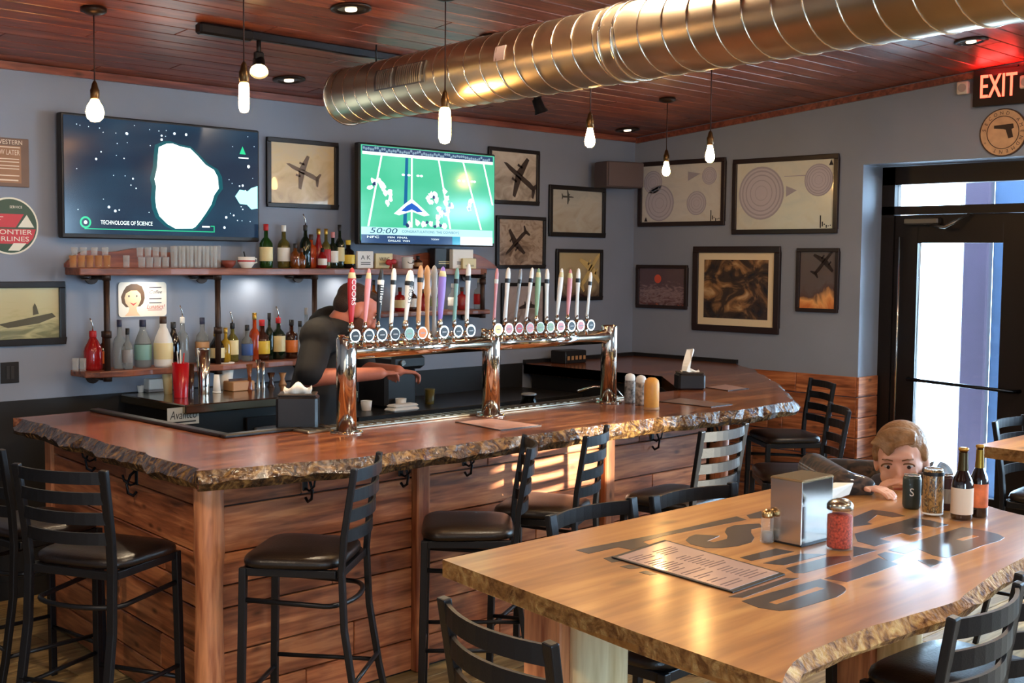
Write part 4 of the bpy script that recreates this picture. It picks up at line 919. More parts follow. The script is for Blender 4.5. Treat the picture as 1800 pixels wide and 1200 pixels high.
# speaker in the corner
p = onZ(1085, 308, 2.53); pc = onB(1088, 308, 6.30)
t = thing('wall_speaker', 'dark box loudspeaker mounted high in the room corner', 'speaker', (pc.x, pc.y, pc.z - .11)); 
T4 = Matrix.Rotation(rad(-18), 4, 'Z')
link('cabinet', MB().box((0, 0, .11), (.34, .20, .20), M=T4, bev=.008), mat('speaker_brown', (84, 72, 72), .6), t)
link('grille', MB().box((0, -.105, .11), (.32, .008, .18), M=T4), mat('speaker_cloth', (92, 80, 80), .9, bump=.2, bscale=300), t)
link('badge', MB().box((0, -.111, .18), (.012, .004, .006), M=T4), M_chrome, t)
link('bracket', MB().box((.05, .16, .11), (.06, .18, .05)), M_black, t)
# exit sign and plaque
A = onR(1717, 126); B_ = onR(1806, 182); F = faceR((XR - .001, A.y, B_.z)); wd, hz = .36, A.z - B_.z
t = thing('exit_sign', 'lit red EXIT sign above the door', 'exit sign', F.p(wd / 2, 0)); o = Vector(t.location)
mb = MB(o); F.rect(mb, 0, 0, wd, hz, 0, .05); link('housing', mb, mat('exit_black', (26, 14, 14), .4), t, bevel=.004)
mb = MB(o); F.text(mb, 'EXIT', wd * .47, hz * .5, hz * .66, .0515, width=wd * .66)
for q in (-.0025, .0025): F.text(mb, 'EXIT', wd * .47 + q, hz * .5, hz * .66, .0517 + abs(q) * .05, width=wd * .66); link('lettering', mb, emit('exit_red', (255, 70, 50), 3.5), t)
for a0, lab in ((-.075, 'left'), (wd + .075 - .09, 'right')):
    mb = MB(o); F.rect(mb, a0 - .035, hz * .38, a0 + .045, hz * .38 + .085, .02, .06); hh = link('lamp_head', mb, mat('ivory_lamp', (206, 192, 172), .4), t, bevel=.01)
    mb = MB(o); F.disc(mb, a0 + .005, hz * .38 + .042, .028, .06, .063, 16); link('lamp_lens', mb, mat('lamp_lens', (170, 160, 148), .2), hh)
mb = MB(o); F.rect(mb, wd * .2, hz, wd * .8, ceil_z(A.y) - B_.z + .01, .01, .04); link('stem', mb, M_blackpl, t)
l = bpy.data.lights.new('exit_glow', 'AREA'); l.size = .25; l.size_y = .03; l.shape = 'RECTANGLE'; l.energy = 1.6; l.color = (1, .03, .03)
oo = bpy.data.objects.new('exit_glow', l); oo.location = Vector(F.p(wd * .55, hz * .8, .12)); oo.rotation_euler = (rad(180), 0, rad(90)); C.objects.link(oo)
p = onR(1765, 233); r = (onR(1723, 233).y - onR(1806, 233).y) / 2; F = faceR((XR - .001, p.y, p.z))
t = thing('round_plaque', 'round carved wooden plaque with a dark pistol above the door', 'sign', F.p(0, -r)); o = Vector(t.location)
mb = MB(o); F.disc(mb, 0, 0, r, 0, .016, 40); link('disc', mb, mat('plaque_dark', (70, 44, 30), .5), t)
mb = MB(o); F.disc(mb, 0, 0, r * .95, .016, .018, 40); link('face', mb, mat('plaque_tan', (196, 156, 116), .5, var=.12, vscale=20), t)
mb = MB(o); F.ring(mb, 0, 0, r * .66, r * .69, .018, .0195)
F.poly(mb, [(-r * .38, r * .30), (r * .42, r * .34), (r * .46, r * .16), (r * .36, r * .12), (r * .44, -r * .22), (r * .24, -r * .26), (r * .12, r * .10), (r * .0, r * .14), (-r * .38, r * .18)], .018, .0195)
for i, ch in enumerate('SECOND AMENDMENT * '):
    a0 = math.pi * .95 - 2 * math.pi * i / 19
    F.text(mb, ch, r * .80 * math.cos(a0), r * .80 * math.sin(a0), r * .15, .019, rot=a0 - math.pi / 2)
link('lettering', mb, mat('plaque_ink', (50, 32, 24), .5), t)
# ================================================================== WALL SHELVES
M_pipe = mat('rusty_black_pipe', (62, 46, 38), .45, .6, var=.2, vscale=30)
M_shelf = wood('dark_shelf_wood', (92, 48, 34), (150, 88, 60), rough=.4, axis=0, rnd=.05)
SY = 6.30                                     # front edge of the shelves
zU = onB(380, 471, SY).z; zL = onB(300, 646, SY).z; zM = onB(800, 546, SY).z
xa, xb = onB(112, 470, YB).x, onB(866, 476, SY).x
sh = thing('pipe_shelf', 'rustic wall shelving of dark planks on black iron pipes', 'shelf', (4.2, YB, zL)); o = Vector(sh.location)
def plank(name, x0, x1, z, t=.04, y0=SY, y1=YB - .012):
    mb = MB(o); n = 24; top, bot = [], []
    for i in range(n + 1):
        x = x0 + (x1 - x0) * i / n; top.append((x, y0 + .012 * math.sin(i * 1.3) + (.06 if i in (0, n) else 0)))
    poly = top + [(x1, y1), (x0, y1)]; mb.prism(poly, z - t, z); return link(name, mb, M_shelf, sh, bevel=.006)
plank('upper_shelf', xa, xb, zU, .042)
xl0, xl1 = onB(122, 650, YB).x, onB(560, 630, SY).x
plank('lower_shelf', xl0, xl1, zL, .035)
xm0, xm1 = onB(640, 550, SY).x, onB(868, 548, SY).x
plank('middle_shelf', xm0, xm1, zM, .03)
for x0, x1 in ((xa, onB(392, 470).x), (onB(650, 470).x, onB(868, 470).x)):
    n = 20; up = [(x0 + (x1 - x0) * i / n, zU + .10 + .012 * math.sin(i * .9) - .08 * (abs(i / n - .5) * 2) ** 6) for i in range(n + 1)]
    mb = MB(o); Fq = Face((0, YB - .012, 0), (1, 0, 0), (0, 0, 1), (0, -1, 0)); Fq.poly(mb, [(x0, zU)] + up + [(x1, zU)], -.01, .02)
    link('back_plank', mb, wood('reddish_back_plank', (110, 52, 36), (164, 92, 60), rough=.4, axis=0, rnd=0), sh)
for px in (188, 383, 553, 848):
    x = onB(px, 560, SY + .05).x; zb = (zL if px < 600 else zM) - .06
    mb = MB(o); mb.cyl((x, SY + .05, zb), (x, SY + .05, zU - .04), .017, seg=14)
    for zz in (zU - .05, zb + .26, zb + .02): mb.cyl((x, SY + .05, zz - .02), (x, SY + .05, zz + .02), .024, seg=14)
    link('pipe_post', mb, M_pipe, sh)
    for zz in (zU - .055, zb + .015):
        mb = MB(o); mb.cyl((x, SY + .05, zz), (x, YB - .02, zz), .014, seg=10); mb.cyl((x, YB - .028, zz), (x, YB - .014, zz), .04, seg=16); link('pipe_arm', mb, M_pipe, sh)
for px in (150, 340, 508, 628):
    x = onB(px, 486, SY + .06).x; mb = MB(o); mb.lathe([(.03, -.002), (.03, -.014), (.022, -.022)], c=(x, SY + .06, zU - .042), seg=18); pk = link('puck_lamp', mb, M_black, sh)
    link('puck_lens', MB(o).lathe([(.02, -.023), (.018, -.025)], c=(x, SY + .06, zU - .042), seg=14), mat('puck_off', (150, 145, 130), .3), pk)
for px in (250, 440, 590, 740): shelf_fill(onB(px, 490).x, zU - .06)

# ================================================================== BOTTLES, GLASSES, CUPS
M_glass = mat('clear_glass', (235, 240, 238), .03, trans=1.0, ior=1.3)
M_glass2 = glassware('thin_clear_glass', (226, 228, 224))
def tint(name, c, tr=.55): return mat('glass_' + name, c, .06, trans=tr, ior=1.35, coat=.5)
G = dict(green=tint('green', (40, 86, 30)), dkgreen=tint('dark_green', (18, 34, 20), .2), amber=tint('amber', (150, 78, 24), .5), clear=mat('clear_bottle', (212, 218, 216), .05, trans=.85, ior=1.2, coat=.3),
         red=tint('red', (170, 30, 30), .35), black=tint('black', (16, 12, 12), .0), orange=tint('orange', (206, 78, 28), .45), yellow=tint('yellow', (214, 168, 48), .5), brown=tint('brown', (60, 28, 14), .25), olive=tint('olive', (120, 110, 50), .5), white=mat('white_bottle', (226, 220, 208), .3), blue=tint('blue', (60, 110, 160), .5))
def col(name, c, **k): return mat('col_' + name, c, .45, **k)
K = dict(red=col('red', (180, 30, 34)), black=col('black', (22, 20, 20)), white=col('white', (232, 228, 218)), gold=mat('gold_cap', (190, 150, 70), .3, .9), navy=col('navy', (36, 40, 66)), cream=col('cream', (222, 204, 150)), yellow=col('yellow', (226, 190, 60)), silver=M_chrome,
         blue=col('blue', (60, 90, 150)), orange=col('orange', (220, 120, 50)), brown=col('brown', (66, 42, 28)), teal=col('teal', (120, 160, 150)), pink=col('pink', (216, 140, 140)), lilac=col('lilac', (140, 110, 190)), green=col('green', (140, 170, 130)), tan=col('tan', (180, 134, 90)), grey=col('grey', (140, 138, 136)))
def bottle(loc, h, r, style, glass, label, cap, text, lab_h=.32, pour=False, group=None, name='bottle', lab_z=.16, sy=1):
    t = thing(name, text, 'bottle', loc, 0, group)
    hb = h * (.90 if not pour else .80); 
    if style == 'wine': pr = [(r * .9, 0), (r, .012), (r, hb * .62), (r * .75, hb * .70), (r * .34, hb * .78), (r * .30, hb)]
    elif style == 'square': pr = [(r * .92, 0), (r, .01), (r, hb * .66), (r * .8, hb * .74), (r * .33, hb * .78), (r * .30, hb)]
    elif style == 'cone': pr = [(r * .92, 0), (r, .02), (r * .95, hb * .45), (r * .5, hb * .75), (r * .32, hb * .88), (r * .3, hb)]
    elif style == 'jug': pr = [(r * .9, 0), (r, .015), (r, hb * .52), (r * .86, hb * .64), (r * .5, hb * .82), (r * .36, hb * .88), (r * .34, hb)]
    elif style == 'squat': pr = [(r * .85, 0), (r, .02), (r * 1.02, hb * .45), (r * .85, hb * .68), (r * .36, hb * .78), (r * .34, hb)]
    else: pr = [(r * .92, 0), (r, .012), (r, hb * .58), (r * .8, hb * .68), (r * .36, hb * .76), (r * .32, hb)]
    seg = 18
    g = link('glass', MB().lathe(pr, seg=seg), G[glass], t)
    if label:
        z0 = h * lab_z; z1 = h * (lab_z + lab_h); rl = r * 1.012
        link('label', MB().lathe([(rl, z0), (rl + .0005, z0 + .001), (rl + .0005, z1 - .001), (rl, z1)], seg=seg, cap=False), K[label], t)
    rc = r * .36
    cp = link('cap', MB().lathe([(rc, hb - .02), (rc + .001, hb - .018), (rc + .001, hb + .012), (rc * .9, hb + .016)] if pour else [(rc, hb - .012), (rc + .001, hb - .01), (rc + .001, h), (rc * .85, h + .001)], seg=14), K[cap], t)
    if pour: link('pour_spout', MB().tube([(0, 0, hb + .01), (0, 0, hb + .04), (-.006, 0, hb + .06), (-.016, 0, hb + .085)], .004, 8), M_chrome, t)
    return t
def place_b(rows_, y, z, group):
    for px, top, wpx, style, glass, label, cap, pour, text in rows_:
        p = onB(px, 500, y); d = (p.x + y) * .70711; k = d / FPX
        zt_ = on(px, top, 1, y).z; h = max(.1, zt_ - z)
        bottle((p.x, y, z), h, wpx * k / 2, style, glass, label, cap, text, pour=pour, group=group)
U = [(468, 394, 23, 'wine', 'green', 'cream', 'red', 0, 'green bottle with red neck and cream label beside the asteroid television corner'),
     (499, 396, 22, 'std', 'olive', 'white', 'white', 0, 'olive-clear bottle with white cap and small white label'),
     (537, 382, 20, 'wine', 'dkgreen', None, 'black', 1, 'tall dark bottle with black pour spout, tallest on the upper shelf'),
     (547, 412, 20, 'square', 'orange', None, 'brown', 0, 'orange liqueur bottle right of the tallest dark bottle'),
     (560, 402, 18, 'cone', 'red', None, 'gold', 0, 'red bottle with gold neck in the middle of the upper bottles'),
     (573, 402, 17, 'std', 'olive', 'red', 'gold', 0, 'yellow-green bottle with reddish label beside the red one'),
     (585, 408, 19, 'wine', 'dkgreen', 'white', 'pink', 0, 'dark green bottle with big white label'),
     (597, 395, 17, 'wine', 'dkgreen', 'cream', 'black', 0, 'dark bottle with black cap and pale collar'),
     (612, 422, 24, 'squat', 'black', 'yellow', 'yellow', 0, 'squat dark bottle with bright yellow label at the television corner')]
place_b(U, 6.40, zU, 'liquor bottles on the upper shelf')
place_b([(519, 428, 18, 'squat', 'amber', None, 'black', 0, 'short amber bottle in front, right of the olive-clear one'), (530, 436, 16, 'squat', 'amber', None, 'brown', 0, 'short amber bottle half hidden before the tallest dark bottle'), (567, 436, 16, 'squat', 'red', 'white', 'black', 0, 'short dark-red bottle in front of the red and yellow-green ones')], 6.34, zU, 'liquor bottles on the upper shelf')
Lw = [(162, 570, 33, 'jug', 'red', None, 'red', 1, 'large red bottle with silver pourer, leftmost on the lower shelf'),
      (181, 582, 20, 'wine', 'brown', 'orange', 'black', 0, 'dark brown bottle hidden behind the left pipe post'),
      (209, 562, 23, 'std', 'clear', None, 'navy', 0, 'clear bottle with navy cap just right of the left pipe post'),
      (223, 577, 18, 'std', 'clear', 'grey', 'black', 0, 'clear bottle with small black cap, second right of the left pipe post'),
      (250, 562, 30, 'jug', 'clear', 'teal', 'navy', 0, 'round-shouldered clear bottle with teal picture label'),
      (286, 556, 33, 'jug', 'white', 'cream', 'brown', 0, 'big white bottle with round gold emblem'),
      (304, 566, 24, 'jug', 'black', None, 'black', 0, 'black bottle right behind the big white one'),
      (320, 542, 22, 'std', 'clear', None, 'white', 1, 'clear bottle with silver pourer, under the tin sign corner'),
      (355, 558, 24, 'squat', 'clear', 'tan', 'navy', 0, 'clear bottle with navy cap behind the steel shaker'),
      (380, 582, 28, 'jug', 'black', 'cream', 'gold', 0, 'black bottle with round cream label behind the middle pipe post'),
      (396, 576, 18, 'std', 'yellow', None, 'gold', 0, 'golden bottle right of the middle pipe post'),
      (408, 556, 21, 'wine', 'olive', 'cream', 'black', 1, 'olive bottle with bright neck and silver pourer'),
      (434, 571, 20, 'std', 'clear', 'blue', 'black', 0, 'clear bottle with blue label'),
      (447, 550, 20, 'std', 'orange', None, 'gold', 0, 'orange bottle with thin pale neck behind'),
      (460, 562, 27, 'squat', 'brown', 'yellow', 'red', 0, 'dark bottle with red wax neck and orange-yellow label'),
      (473, 550, 16, 'wine', 'dkgreen', None, 'black', 0, 'thin dark bottle with tall black cap'),
      (489, 545, 24, 'wine', 'dkgreen', 'cream', 'red', 1, 'dark green bottle with cream shield label and pourer'),
      (512, 562, 22, 'square', 'brown', 'orange', 'black', 0, 'squarish dark brown bottle with small orange label, left of the barman'),
      (527, 564, 18, 'std', 'clear', None, 'black', 0, 'clear bottle with black cap beside the barman'),
      (538, 541, 16, 'std', 'clear', None, 'grey', 0, 'tall thin clear bottle by the right pipe post')]
for i, r_ in enumerate(Lw): place_b([r_], 6.43 if i % 2 == 0 else 6.375 if r_[0] in (162, 250, 286, 355, 434, 460, 489, 527, 223) else 6.44, zL, 'liquor bottles on the lower shelf')
Md = [(657, 492, 15, 'std', 'amber', 'cream', 'black', 0, 'amber bottle behind the pink and black tap handles'), (703, 505, 19, 'square', 'red', 'cream', 'brown', 0, 'red bottle with cream label behind the white tapered tap handle'),
      (724, 500, 18, 'std', 'brown', 'white', 'black', 0, 'brown bottle behind the white tapered tap handle, right of the red one'), (745, 508, 18, 'square', 'red', None, 'brown', 0, 'dark red bottle behind the brown tap handle'),
      (763, 500, 18, 'std', 'clear', 'green', 'black', 0, 'clear bottle with green label behind the taps'), (796, 498, 17, 'std', 'clear', 'white', 'grey', 0, 'clear bottle behind the teal tap handle'),
      (812, 505, 18, 'square', 'red', None, 'brown', 0, 'red-brown bottle left of the last shelf bottle'), (842, 488, 18, 'std', 'clear', 'red', 'white', 0, 'clear bottle with red label standing alone at the right end of the middle shelf')]
place_b(Md, 6.42, zM, 'bottles on the middle shelf behind the taps')
# drinking glasses
def glass_obj(loc, h, r0, r1, label, group, m=None, name='drinking_glass', cat='glass'):
    t = link(name, MB().lathe([(r0 * .96, .0), (r0, .004), (r1, h), (r1 - .003, h), (r0 - .003, .010), (.001, .008)], seg=14, cap=False), m or M_glass2, loc=loc); return tag(t, label, cat, group)
gg = 'glasses on the upper shelf'
ORD = ['first from the left', 'second from the left', 'third from the left', 'fourth from the left', 'fifth from the left', 'last on the right']
def px_glasses(xs, top, wpx, lab0, y=6.37, base=None, m=None, taper=.85):
    for i, px in enumerate(xs):
        lab = lab0 + (', ' + (ORD[i] if i < len(xs) - 1 else ORD[5]) if len(xs) > 1 else '')
        p = onB(px, 460, y); k = (p.x + y) * .70711 / FPX; zb = base if base else zU; zt_ = on(px, top, 1, y).z
        glass_obj((p.x, y, zb + .001), zt_ - zb, wpx * k / 2 * taper, wpx * k / 2, lab, gg, m)
M_gamber = glassware('amber_tinted_glass', (214, 150, 90), .5)
px_glasses((128, 143, 158, 173, 188), 449, 13, 'short amber rocks glass at the shelf end', m=M_gamber)
px_glasses((131, 147, 166, 185), 435, 12, 'small glass stacked on the amber rocks glasses', base=on(150, 449, 1, 6.37).z + .001)
px_glasses((222,), 449, 12, 'single small glass between the two glass groups on the upper shelf')
px_glasses((249, 263, 277, 291), 452, 13, 'lower-row tumbler in the middle glass group')
px_glasses((246, 260, 274, 288), 435, 12, 'stacked upper-row tumbler in the middle group', base=on(260, 452, 1, 6.37).z + .001)
px_glasses((306, 320, 334, 348, 362, 376), 433, 13, 'tall pint glass in the front row')
px_glasses((312, 326, 340, 354, 368, 382), 432, 13, 'tall pint glass in the back row', y=6.46)
px_glasses((130, 143), 630, 12, 'small shot glass at the far left end of the lower shelf', y=6.40, base=zL)
# sugar bowl
p = onB(433, 460, 6.38)
t = thing('mug', 'white cup with a dark red stripe on the upper shelf', 'cup', (p.x, 6.38, zU))
link('cup', MB().lathe([(.03, 0), (.05, .03), (.052, .068), (.048, .068), (.045, .02), (.001, .012)], seg=20, cap=False), K['white'], t)
link('stripe', MB().lathe([(.0515, .038), (.0528, .039), (.0528, .046), (.0515, .047)], seg=20, cap=False), K['red'], t)
link('handle', MB().tube([(.05, 0, .058), (.072, 0, .056), (.075, 0, .035), (.05, 0, .028)], .005, 8), K['white'], t)
link('spoon', MB().tube([(0, 0, .03), (-.01, 0, .07), (-.018, 0, .10)], .004, 6), M_black, t)
p = onB(405, 460, 6.40)
tag(link('bowl', MB().lathe([(.02, 0), (.04, .02), (.044, .045), (.04, .045), (.034, .018), (.001, .01)], seg=18, cap=False), mat('reddish_bowl', (130, 60, 46), .5), loc=(p.x, 6.42, zU)), 'small reddish bowl left of the striped cup', 'bowl')
# cards and cups right part of upper shelf
def card(px0, py0, px1, y, m, label, name='card', txt=None, mt=None, dep=.02):
    A = on(px0, py0, 1, y); B2 = on(px1, py0, 1, y); wd = B2.x - A.x; hz = A.z - zU
    t = thing(name, label, 'sign', ((A.x + B2.x) / 2, y, zU)); link('panel', MB().box((0, 0, hz / 2), (wd, dep, hz), bev=.003), m, t)
    F = Face((-wd / 2, -dep / 2, 0), (1, 0, 0), (0, 0, 1), (0, -1, 0))
    mb = MB(); 
    if txt: F.text(mb, txt, wd / 2, hz * .62, hz * .26, .001, width=wd * .6)
    for q in (.22, .32): F.rect(mb, wd * .2, hz * q, wd * .8, hz * (q + .04), 0, .001)
    link('print', mb, mt or K['black'], t); return t
card(627, 441, 655, 6.36, K['white'], 'white card with black print, left of two cards behind the red tap handle', txt='A K')
card(659, 445, 689, 6.37, K['cream'], 'cream card with red lower edge, right of two cards behind the taps', txt='VIKING', mt=K['black'])
card(760, 436, 791, 6.44, K['black'], 'black block with cream patch under the football television', mt=K['cream'], dep=.06)
card(792, 438, 828, 6.40, K['white'], 'white carton under the football television', dep=.05)
card(812, 454, 836, 6.36, K['cream'], 'small cream note in front of the white carton')
p = onB(716, 460, 6.37); t = thing('mug', 'white mug with black smile print on the upper shelf', 'cup', (p.x, 6.37, zU))
link('cup', MB().lathe([(.035, 0), (.038, .01), (.038, .078), (.034, .078), (.032, .012), (.001, .008)], seg=20, cap=False), K['white'], t)
link('print', MB().tube([(-.024, -.031, .045), (-.012, -.038, .035), (.006, -.040, .034), (.022, -.034, .045), (.026, -.030, .056)], .0025, 6), K['black'], t)
link('handle', MB().tube([(.036, 0, .062), (.056, 0, .06), (.056, 0, .03), (.036, 0, .022)], .005, 8), K['white'], t)
p = onB(686, 468, 6.34); t = thing('ribbon_bow', 'bright red bow on the shelf edge above the tap handles', 'bow', (p.x, 6.33, zU))
link('loop', MB().sph((-.02, 0, .04), (.026, .012, .02)), K['red'], t); link('loop', MB().sph((.02, 0, .045), (.024, .012, .018)), K['red'], t); link('tail', MB().tube([(0, 0, .04), (-.01, -.01, .015), (-.02, -.015, .002)], .008, 6), K['red'], t)
p = onB(738, 460, 6.38); bottle((p.x, 6.40, zU), .085, .032, 'squat', 'brown', 'tan', 'black', 'squat brown jar right of the smile mug', name='jar', group=None)

# ================================================================== BACK COUNTER (black cooler with steel top)
cx0, cy0 = 3.36, 5.82
ck = thing('bottle_cooler', 'black under-counter cooler with steel top behind the bar', 'cooler', (3.9, 6.15, 0)); o = Vector(ck.location)
link('cabinet', MB(o).box((3.93, 6.175, .51), (1.12, .67, 1.02), bev=.004), mat('black_cabinet', (20, 20, 20), .3), ck)
link('steel_top', MB(o).box((3.93, 6.165, 1.045), (1.16, .72, .05), bev=.006), mat('counter_steel', (176, 160, 134), .18, 1.0), ck)
for i, xx in enumerate((3.99, )):
    d_ = link('door', MB(o).box((4.05, 5.832, .62), (.62, .02, .7), bev=.004), mat('black_door', (26, 26, 27), .25), ck)
    link('handle', MB(o).box((4.03, 5.815, .90), (.48, .022, .02), bev=.004), mat('handle_grey', (120, 118, 114), .35, .6), d_)
    link('lock', MB(o).cyl((4.27, 5.83, .985), (4.27, 5.812, .985), .008, seg=12), M_chrome, ck)
A = onB(288, 725, 5.835); B_ = onB(344, 744, 5.835); F = Face((A.x + .02, 5.838, B_.z), (1, 0, 0), (0, 0, 1), (0, -1, 0)); wd, hz = B_.x - A.x, A.z - B_.z + .02
mb = MB(o); F.rect(mb, 0, 0, wd, hz, 0, .004); bdg = link('name_plate', mb, mat('plate_grey', (176, 172, 160), .4), ck)
mb = MB(o); F.text(mb, 'Avantco', wd / 2, hz * .55, hz * .5, .0045, width=wd * .85, shear=.2); F.rect(mb, wd * .1, hz * .12, wd * .9, hz * .2, .004, .0045); link('lettering', mb, K['black'], bdg)
CT = 1.071
def counter_pos(px, py): return onZ(px, py, CT)
def cupmesh(t, h, r0, r1, m, name='body'): return link(name, MB().lathe([(r0, 0), (r0, .002), (r1, h), (r1 - .002, h), (r0 - .002, .006), (.001, .005)], seg=20, cap=False), m, t)
def on_counter(px, base, top, wpx): p = counter_pos(px, base); d = (p.x + p.y) * .70711; return p, (base - top) * d / FPX, wpx * d / FPX / 2
p, h, r = on_counter(263, 688, 668, 36); t = thing('napkin_caddy', 'small white napkin caddy on the left of the steel counter', 'caddy', (p.x + .03, p.y, CT))
link('tray', MB().box((0, 0, .008), (.13, .10, .016), bev=.003), K['grey'], t); link('napkins', MB().box((0, 0, .045), (.115, .09, .062), bev=.004), K['white'], t)
p = counter_pos(236, 690); t = thing('shot_cup', 'tiny white cup left of the napkin caddy', 'cup', (p.x + .04, p.y, CT)); cupmesh(t, .04, .016, .02, K['white'])
p, h, r = on_counter(299, 692, 622, 18); t = thing('cup_stack', 'tall leaning cream stack of paper cups left of the red tumbler', 'cups', (p.x, p.y + .02, CT))
link('cups', MB().lathe([(r * .8, 0), (r * 1.15, h)], seg=16, M=Matrix.Rotation(rad(-4), 4, 'Y')), K['cream'], t)
for i in range(4): link('rim', MB().lathe([(r * 1.15, h - .02 - .018 * i), (r * 1.22, h - .015 - .018 * i), (r * 1.15, h - .01 - .018 * i)], seg=16, M=Matrix.Rotation(rad(-4), 4, 'Y'), cap=False), K['white'], t)
p, h, r = on_counter(318, 698, 637, 30); t = thing('red_tumbler', 'tall red plastic tumbler full of straws', 'tumbler', (p.x, p.y, CT)); cupmesh(t, h, r * .82, r, mat('red_plastic', (170, 14, 22), .25), 'cup')
for i in range(7): link('straw', MB().cyl((.008 * math.cos(i), .008 * math.sin(i), .02), (.022 * math.cos(i * 2.1), .02 * math.sin(i * 2.1), h + .055 + .01 * (i % 3)), .003, seg=6), K['white'] if i % 3 else K['red'], t)
p, h, r = on_counter(340, 694, 640, 14); t = thing('drinking_glass', 'dark glass between the red tumbler and the steel shaker', 'glass', (p.x, p.y + .03, CT)); cupmesh(t, h, r * .8, r, G['brown'])
p, h, r = on_counter(358, 692, 612, 24); t = thing('cocktail_shaker', 'tall brushed steel cocktail shaker', 'shaker', (p.x, p.y, CT))
link('tin', MB().lathe([(r * .78, 0), (r * .8, .004), (r * 1.02, h), (r, h), (r * .75, .01), (.001, .008)], seg=24, cap=False), M_chrome, t)
link('rim', MB().lathe([(r * 1.0, h - .003), (r * 1.06, h), (r * 1.0, h + .003)], seg=24, cap=False), M_chrome, t)
p, h, r = on_counter(381, 690, 658, 13); t = thing('cup_stack', 'small upside-down stack of white cups right of the shaker', 'cups', (p.x, p.y, CT))
link('cup', MB().lathe([(r * 1.1, 0), (r * .75, h), (r * .7, h)], seg=16), K['white'], t); link('rim', MB().lathe([(r * 1.08, .002), (r * 1.2, .005), (r * 1.08, .009)], seg=16, cap=False), K['white'], t)
p, h, r = on_counter(425, 686, 668, 42); t = thing('bar_caddy', 'wooden-brown caddy box on the steel counter', 'box', (p.x, p.y + .03, CT))
link('tray', MB().box((0, 0, .028), (.15, .11, .056), bev=.004), K['tan'], t); link('divider', MB().box((0, 0, .06), (.14, .004, .02)), K['brown'], t)
t2_ = thing('paper_cup', 'large white paper cup behind the brown caddy', 'cup', (p.x - .03, p.y + .13, CT)); cupmesh(t2_, .16, .038, .052, K['white'])
link('rim', MB().lathe([(.052, .157), (.055, .16), (.052, .163)], seg=20, cap=False), K['white'], t2_)
for i, (px, base, top, wpx, m, l) in enumerate([(442, 686, 640, 12, G['amber'], 'amber glass jigger left of the chrome ones'), (457, 682, 632, 9, M_chrome, 'thin tall chrome jigger on the steel counter'), (466, 682, 636, 8, M_chrome, 'second thin chrome jigger on the steel counter'), (480, 680, 655, 14, G['brown'], 'small dark glass near the barman\'s elbow'), (500, 676, 655, 14, K['tan'], 'tan cup by the barman\'s elbow')]):
    p, h, r = on_counter(px, base, top, wpx); t = thing('jigger' if 'jigger' in l else 'cup', l, 'jigger' if 'jigger' in l else 'cup', (min(p.x, 4.45), p.y + .02, CT))
    link('body', MB().lathe([(r, 0), (r * .45, h * .5), (r, h), (r * .9, h), (r * .4, h * .52), (.001, h * .5)], seg=16, cap=False), m, t); link('base_ring', MB().lathe([(r * 1.02, 0), (r * 1.06, .003), (r, .006)], seg=16, cap=False), m, t)
# dark counter and machine under the taps
wk = thing('work_counter', 'black work counter along the back wall beneath the taps', 'counter', (5.5, 6.2, 0)); o = Vector(wk.location)
link('cabinet', MB(o).box((5.57, 6.19, .44), (2.0, .63, .86), bev=.004), MC['black_cabinet'], wk); link('top', MB(o).box((5.57, 6.19, .885), (2.04, .66, .03), bev=.004), mat('black_top', (30, 28, 27), .3), wk)
for i in range(3):
    d_ = link('door', MB(o).box((4.92 + .65 * i, 5.862, .45), (.62, .02, .78), bev=.004), MC['black_door'], wk); link('handle', MB(o).box((5.15 + .65 * i, 5.845, .5), (.02, .02, .3), bev=.004), MC['handle_grey'], d_)
p = on(740, 690, 2, .90); t = thing('coffee_machine', 'black coffee machine on the dark counter under the tap beam', 'machine', (5.05, 6.2, .90)); 
link('body', MB().box((0, 0, .13), (.26, .30, .26), bev=.02), M_blackpl, t); link('head', MB().box((0, -.05, .30), (.28, .36, .09), bev=.02), M_blackpl, t)
link('knob', MB().cyl((-.07, -.23, .30), (-.07, -.25, .30), .018), M_chrome, t); link('cup', MB().lathe([(.03, 0), (.036, .07), (.033, .07), (.001, .01)], c=(-.05, -.20, .0), seg=16, cap=False), K['white'], t)
for k_, (x, y, l) in enumerate(((4.80, 6.1, 'white cup left of the coffee machine'), (5.33, 6.1, 'green-tinted glass right of the coffee machine'))):
    t = thing('cup', l, 'cup', (x, y, .90)); cupmesh(t, .10 if k_ else .06, .03, .036, G['olive'] if k_ else K['white']); link('rim', MB().lathe([(.035, .098 if k_ else .058), (.038, .10 if k_ else .06), (.035, .102 if k_ else .062)], seg=16, cap=False), K['white'] if not k_ else M_glass2, t)
t = thing('hand_towel', 'folded white towel on the dark counter edge', 'towel', (4.95, 5.93, .90)); link('fold', MB().box((0, 0, .012), (.22, .10, .024), bev=.01), K['white'], t); link('fold', MB().box((.01, .005, .034), (.2, .09, .02), bev=.009), K['white'], t)
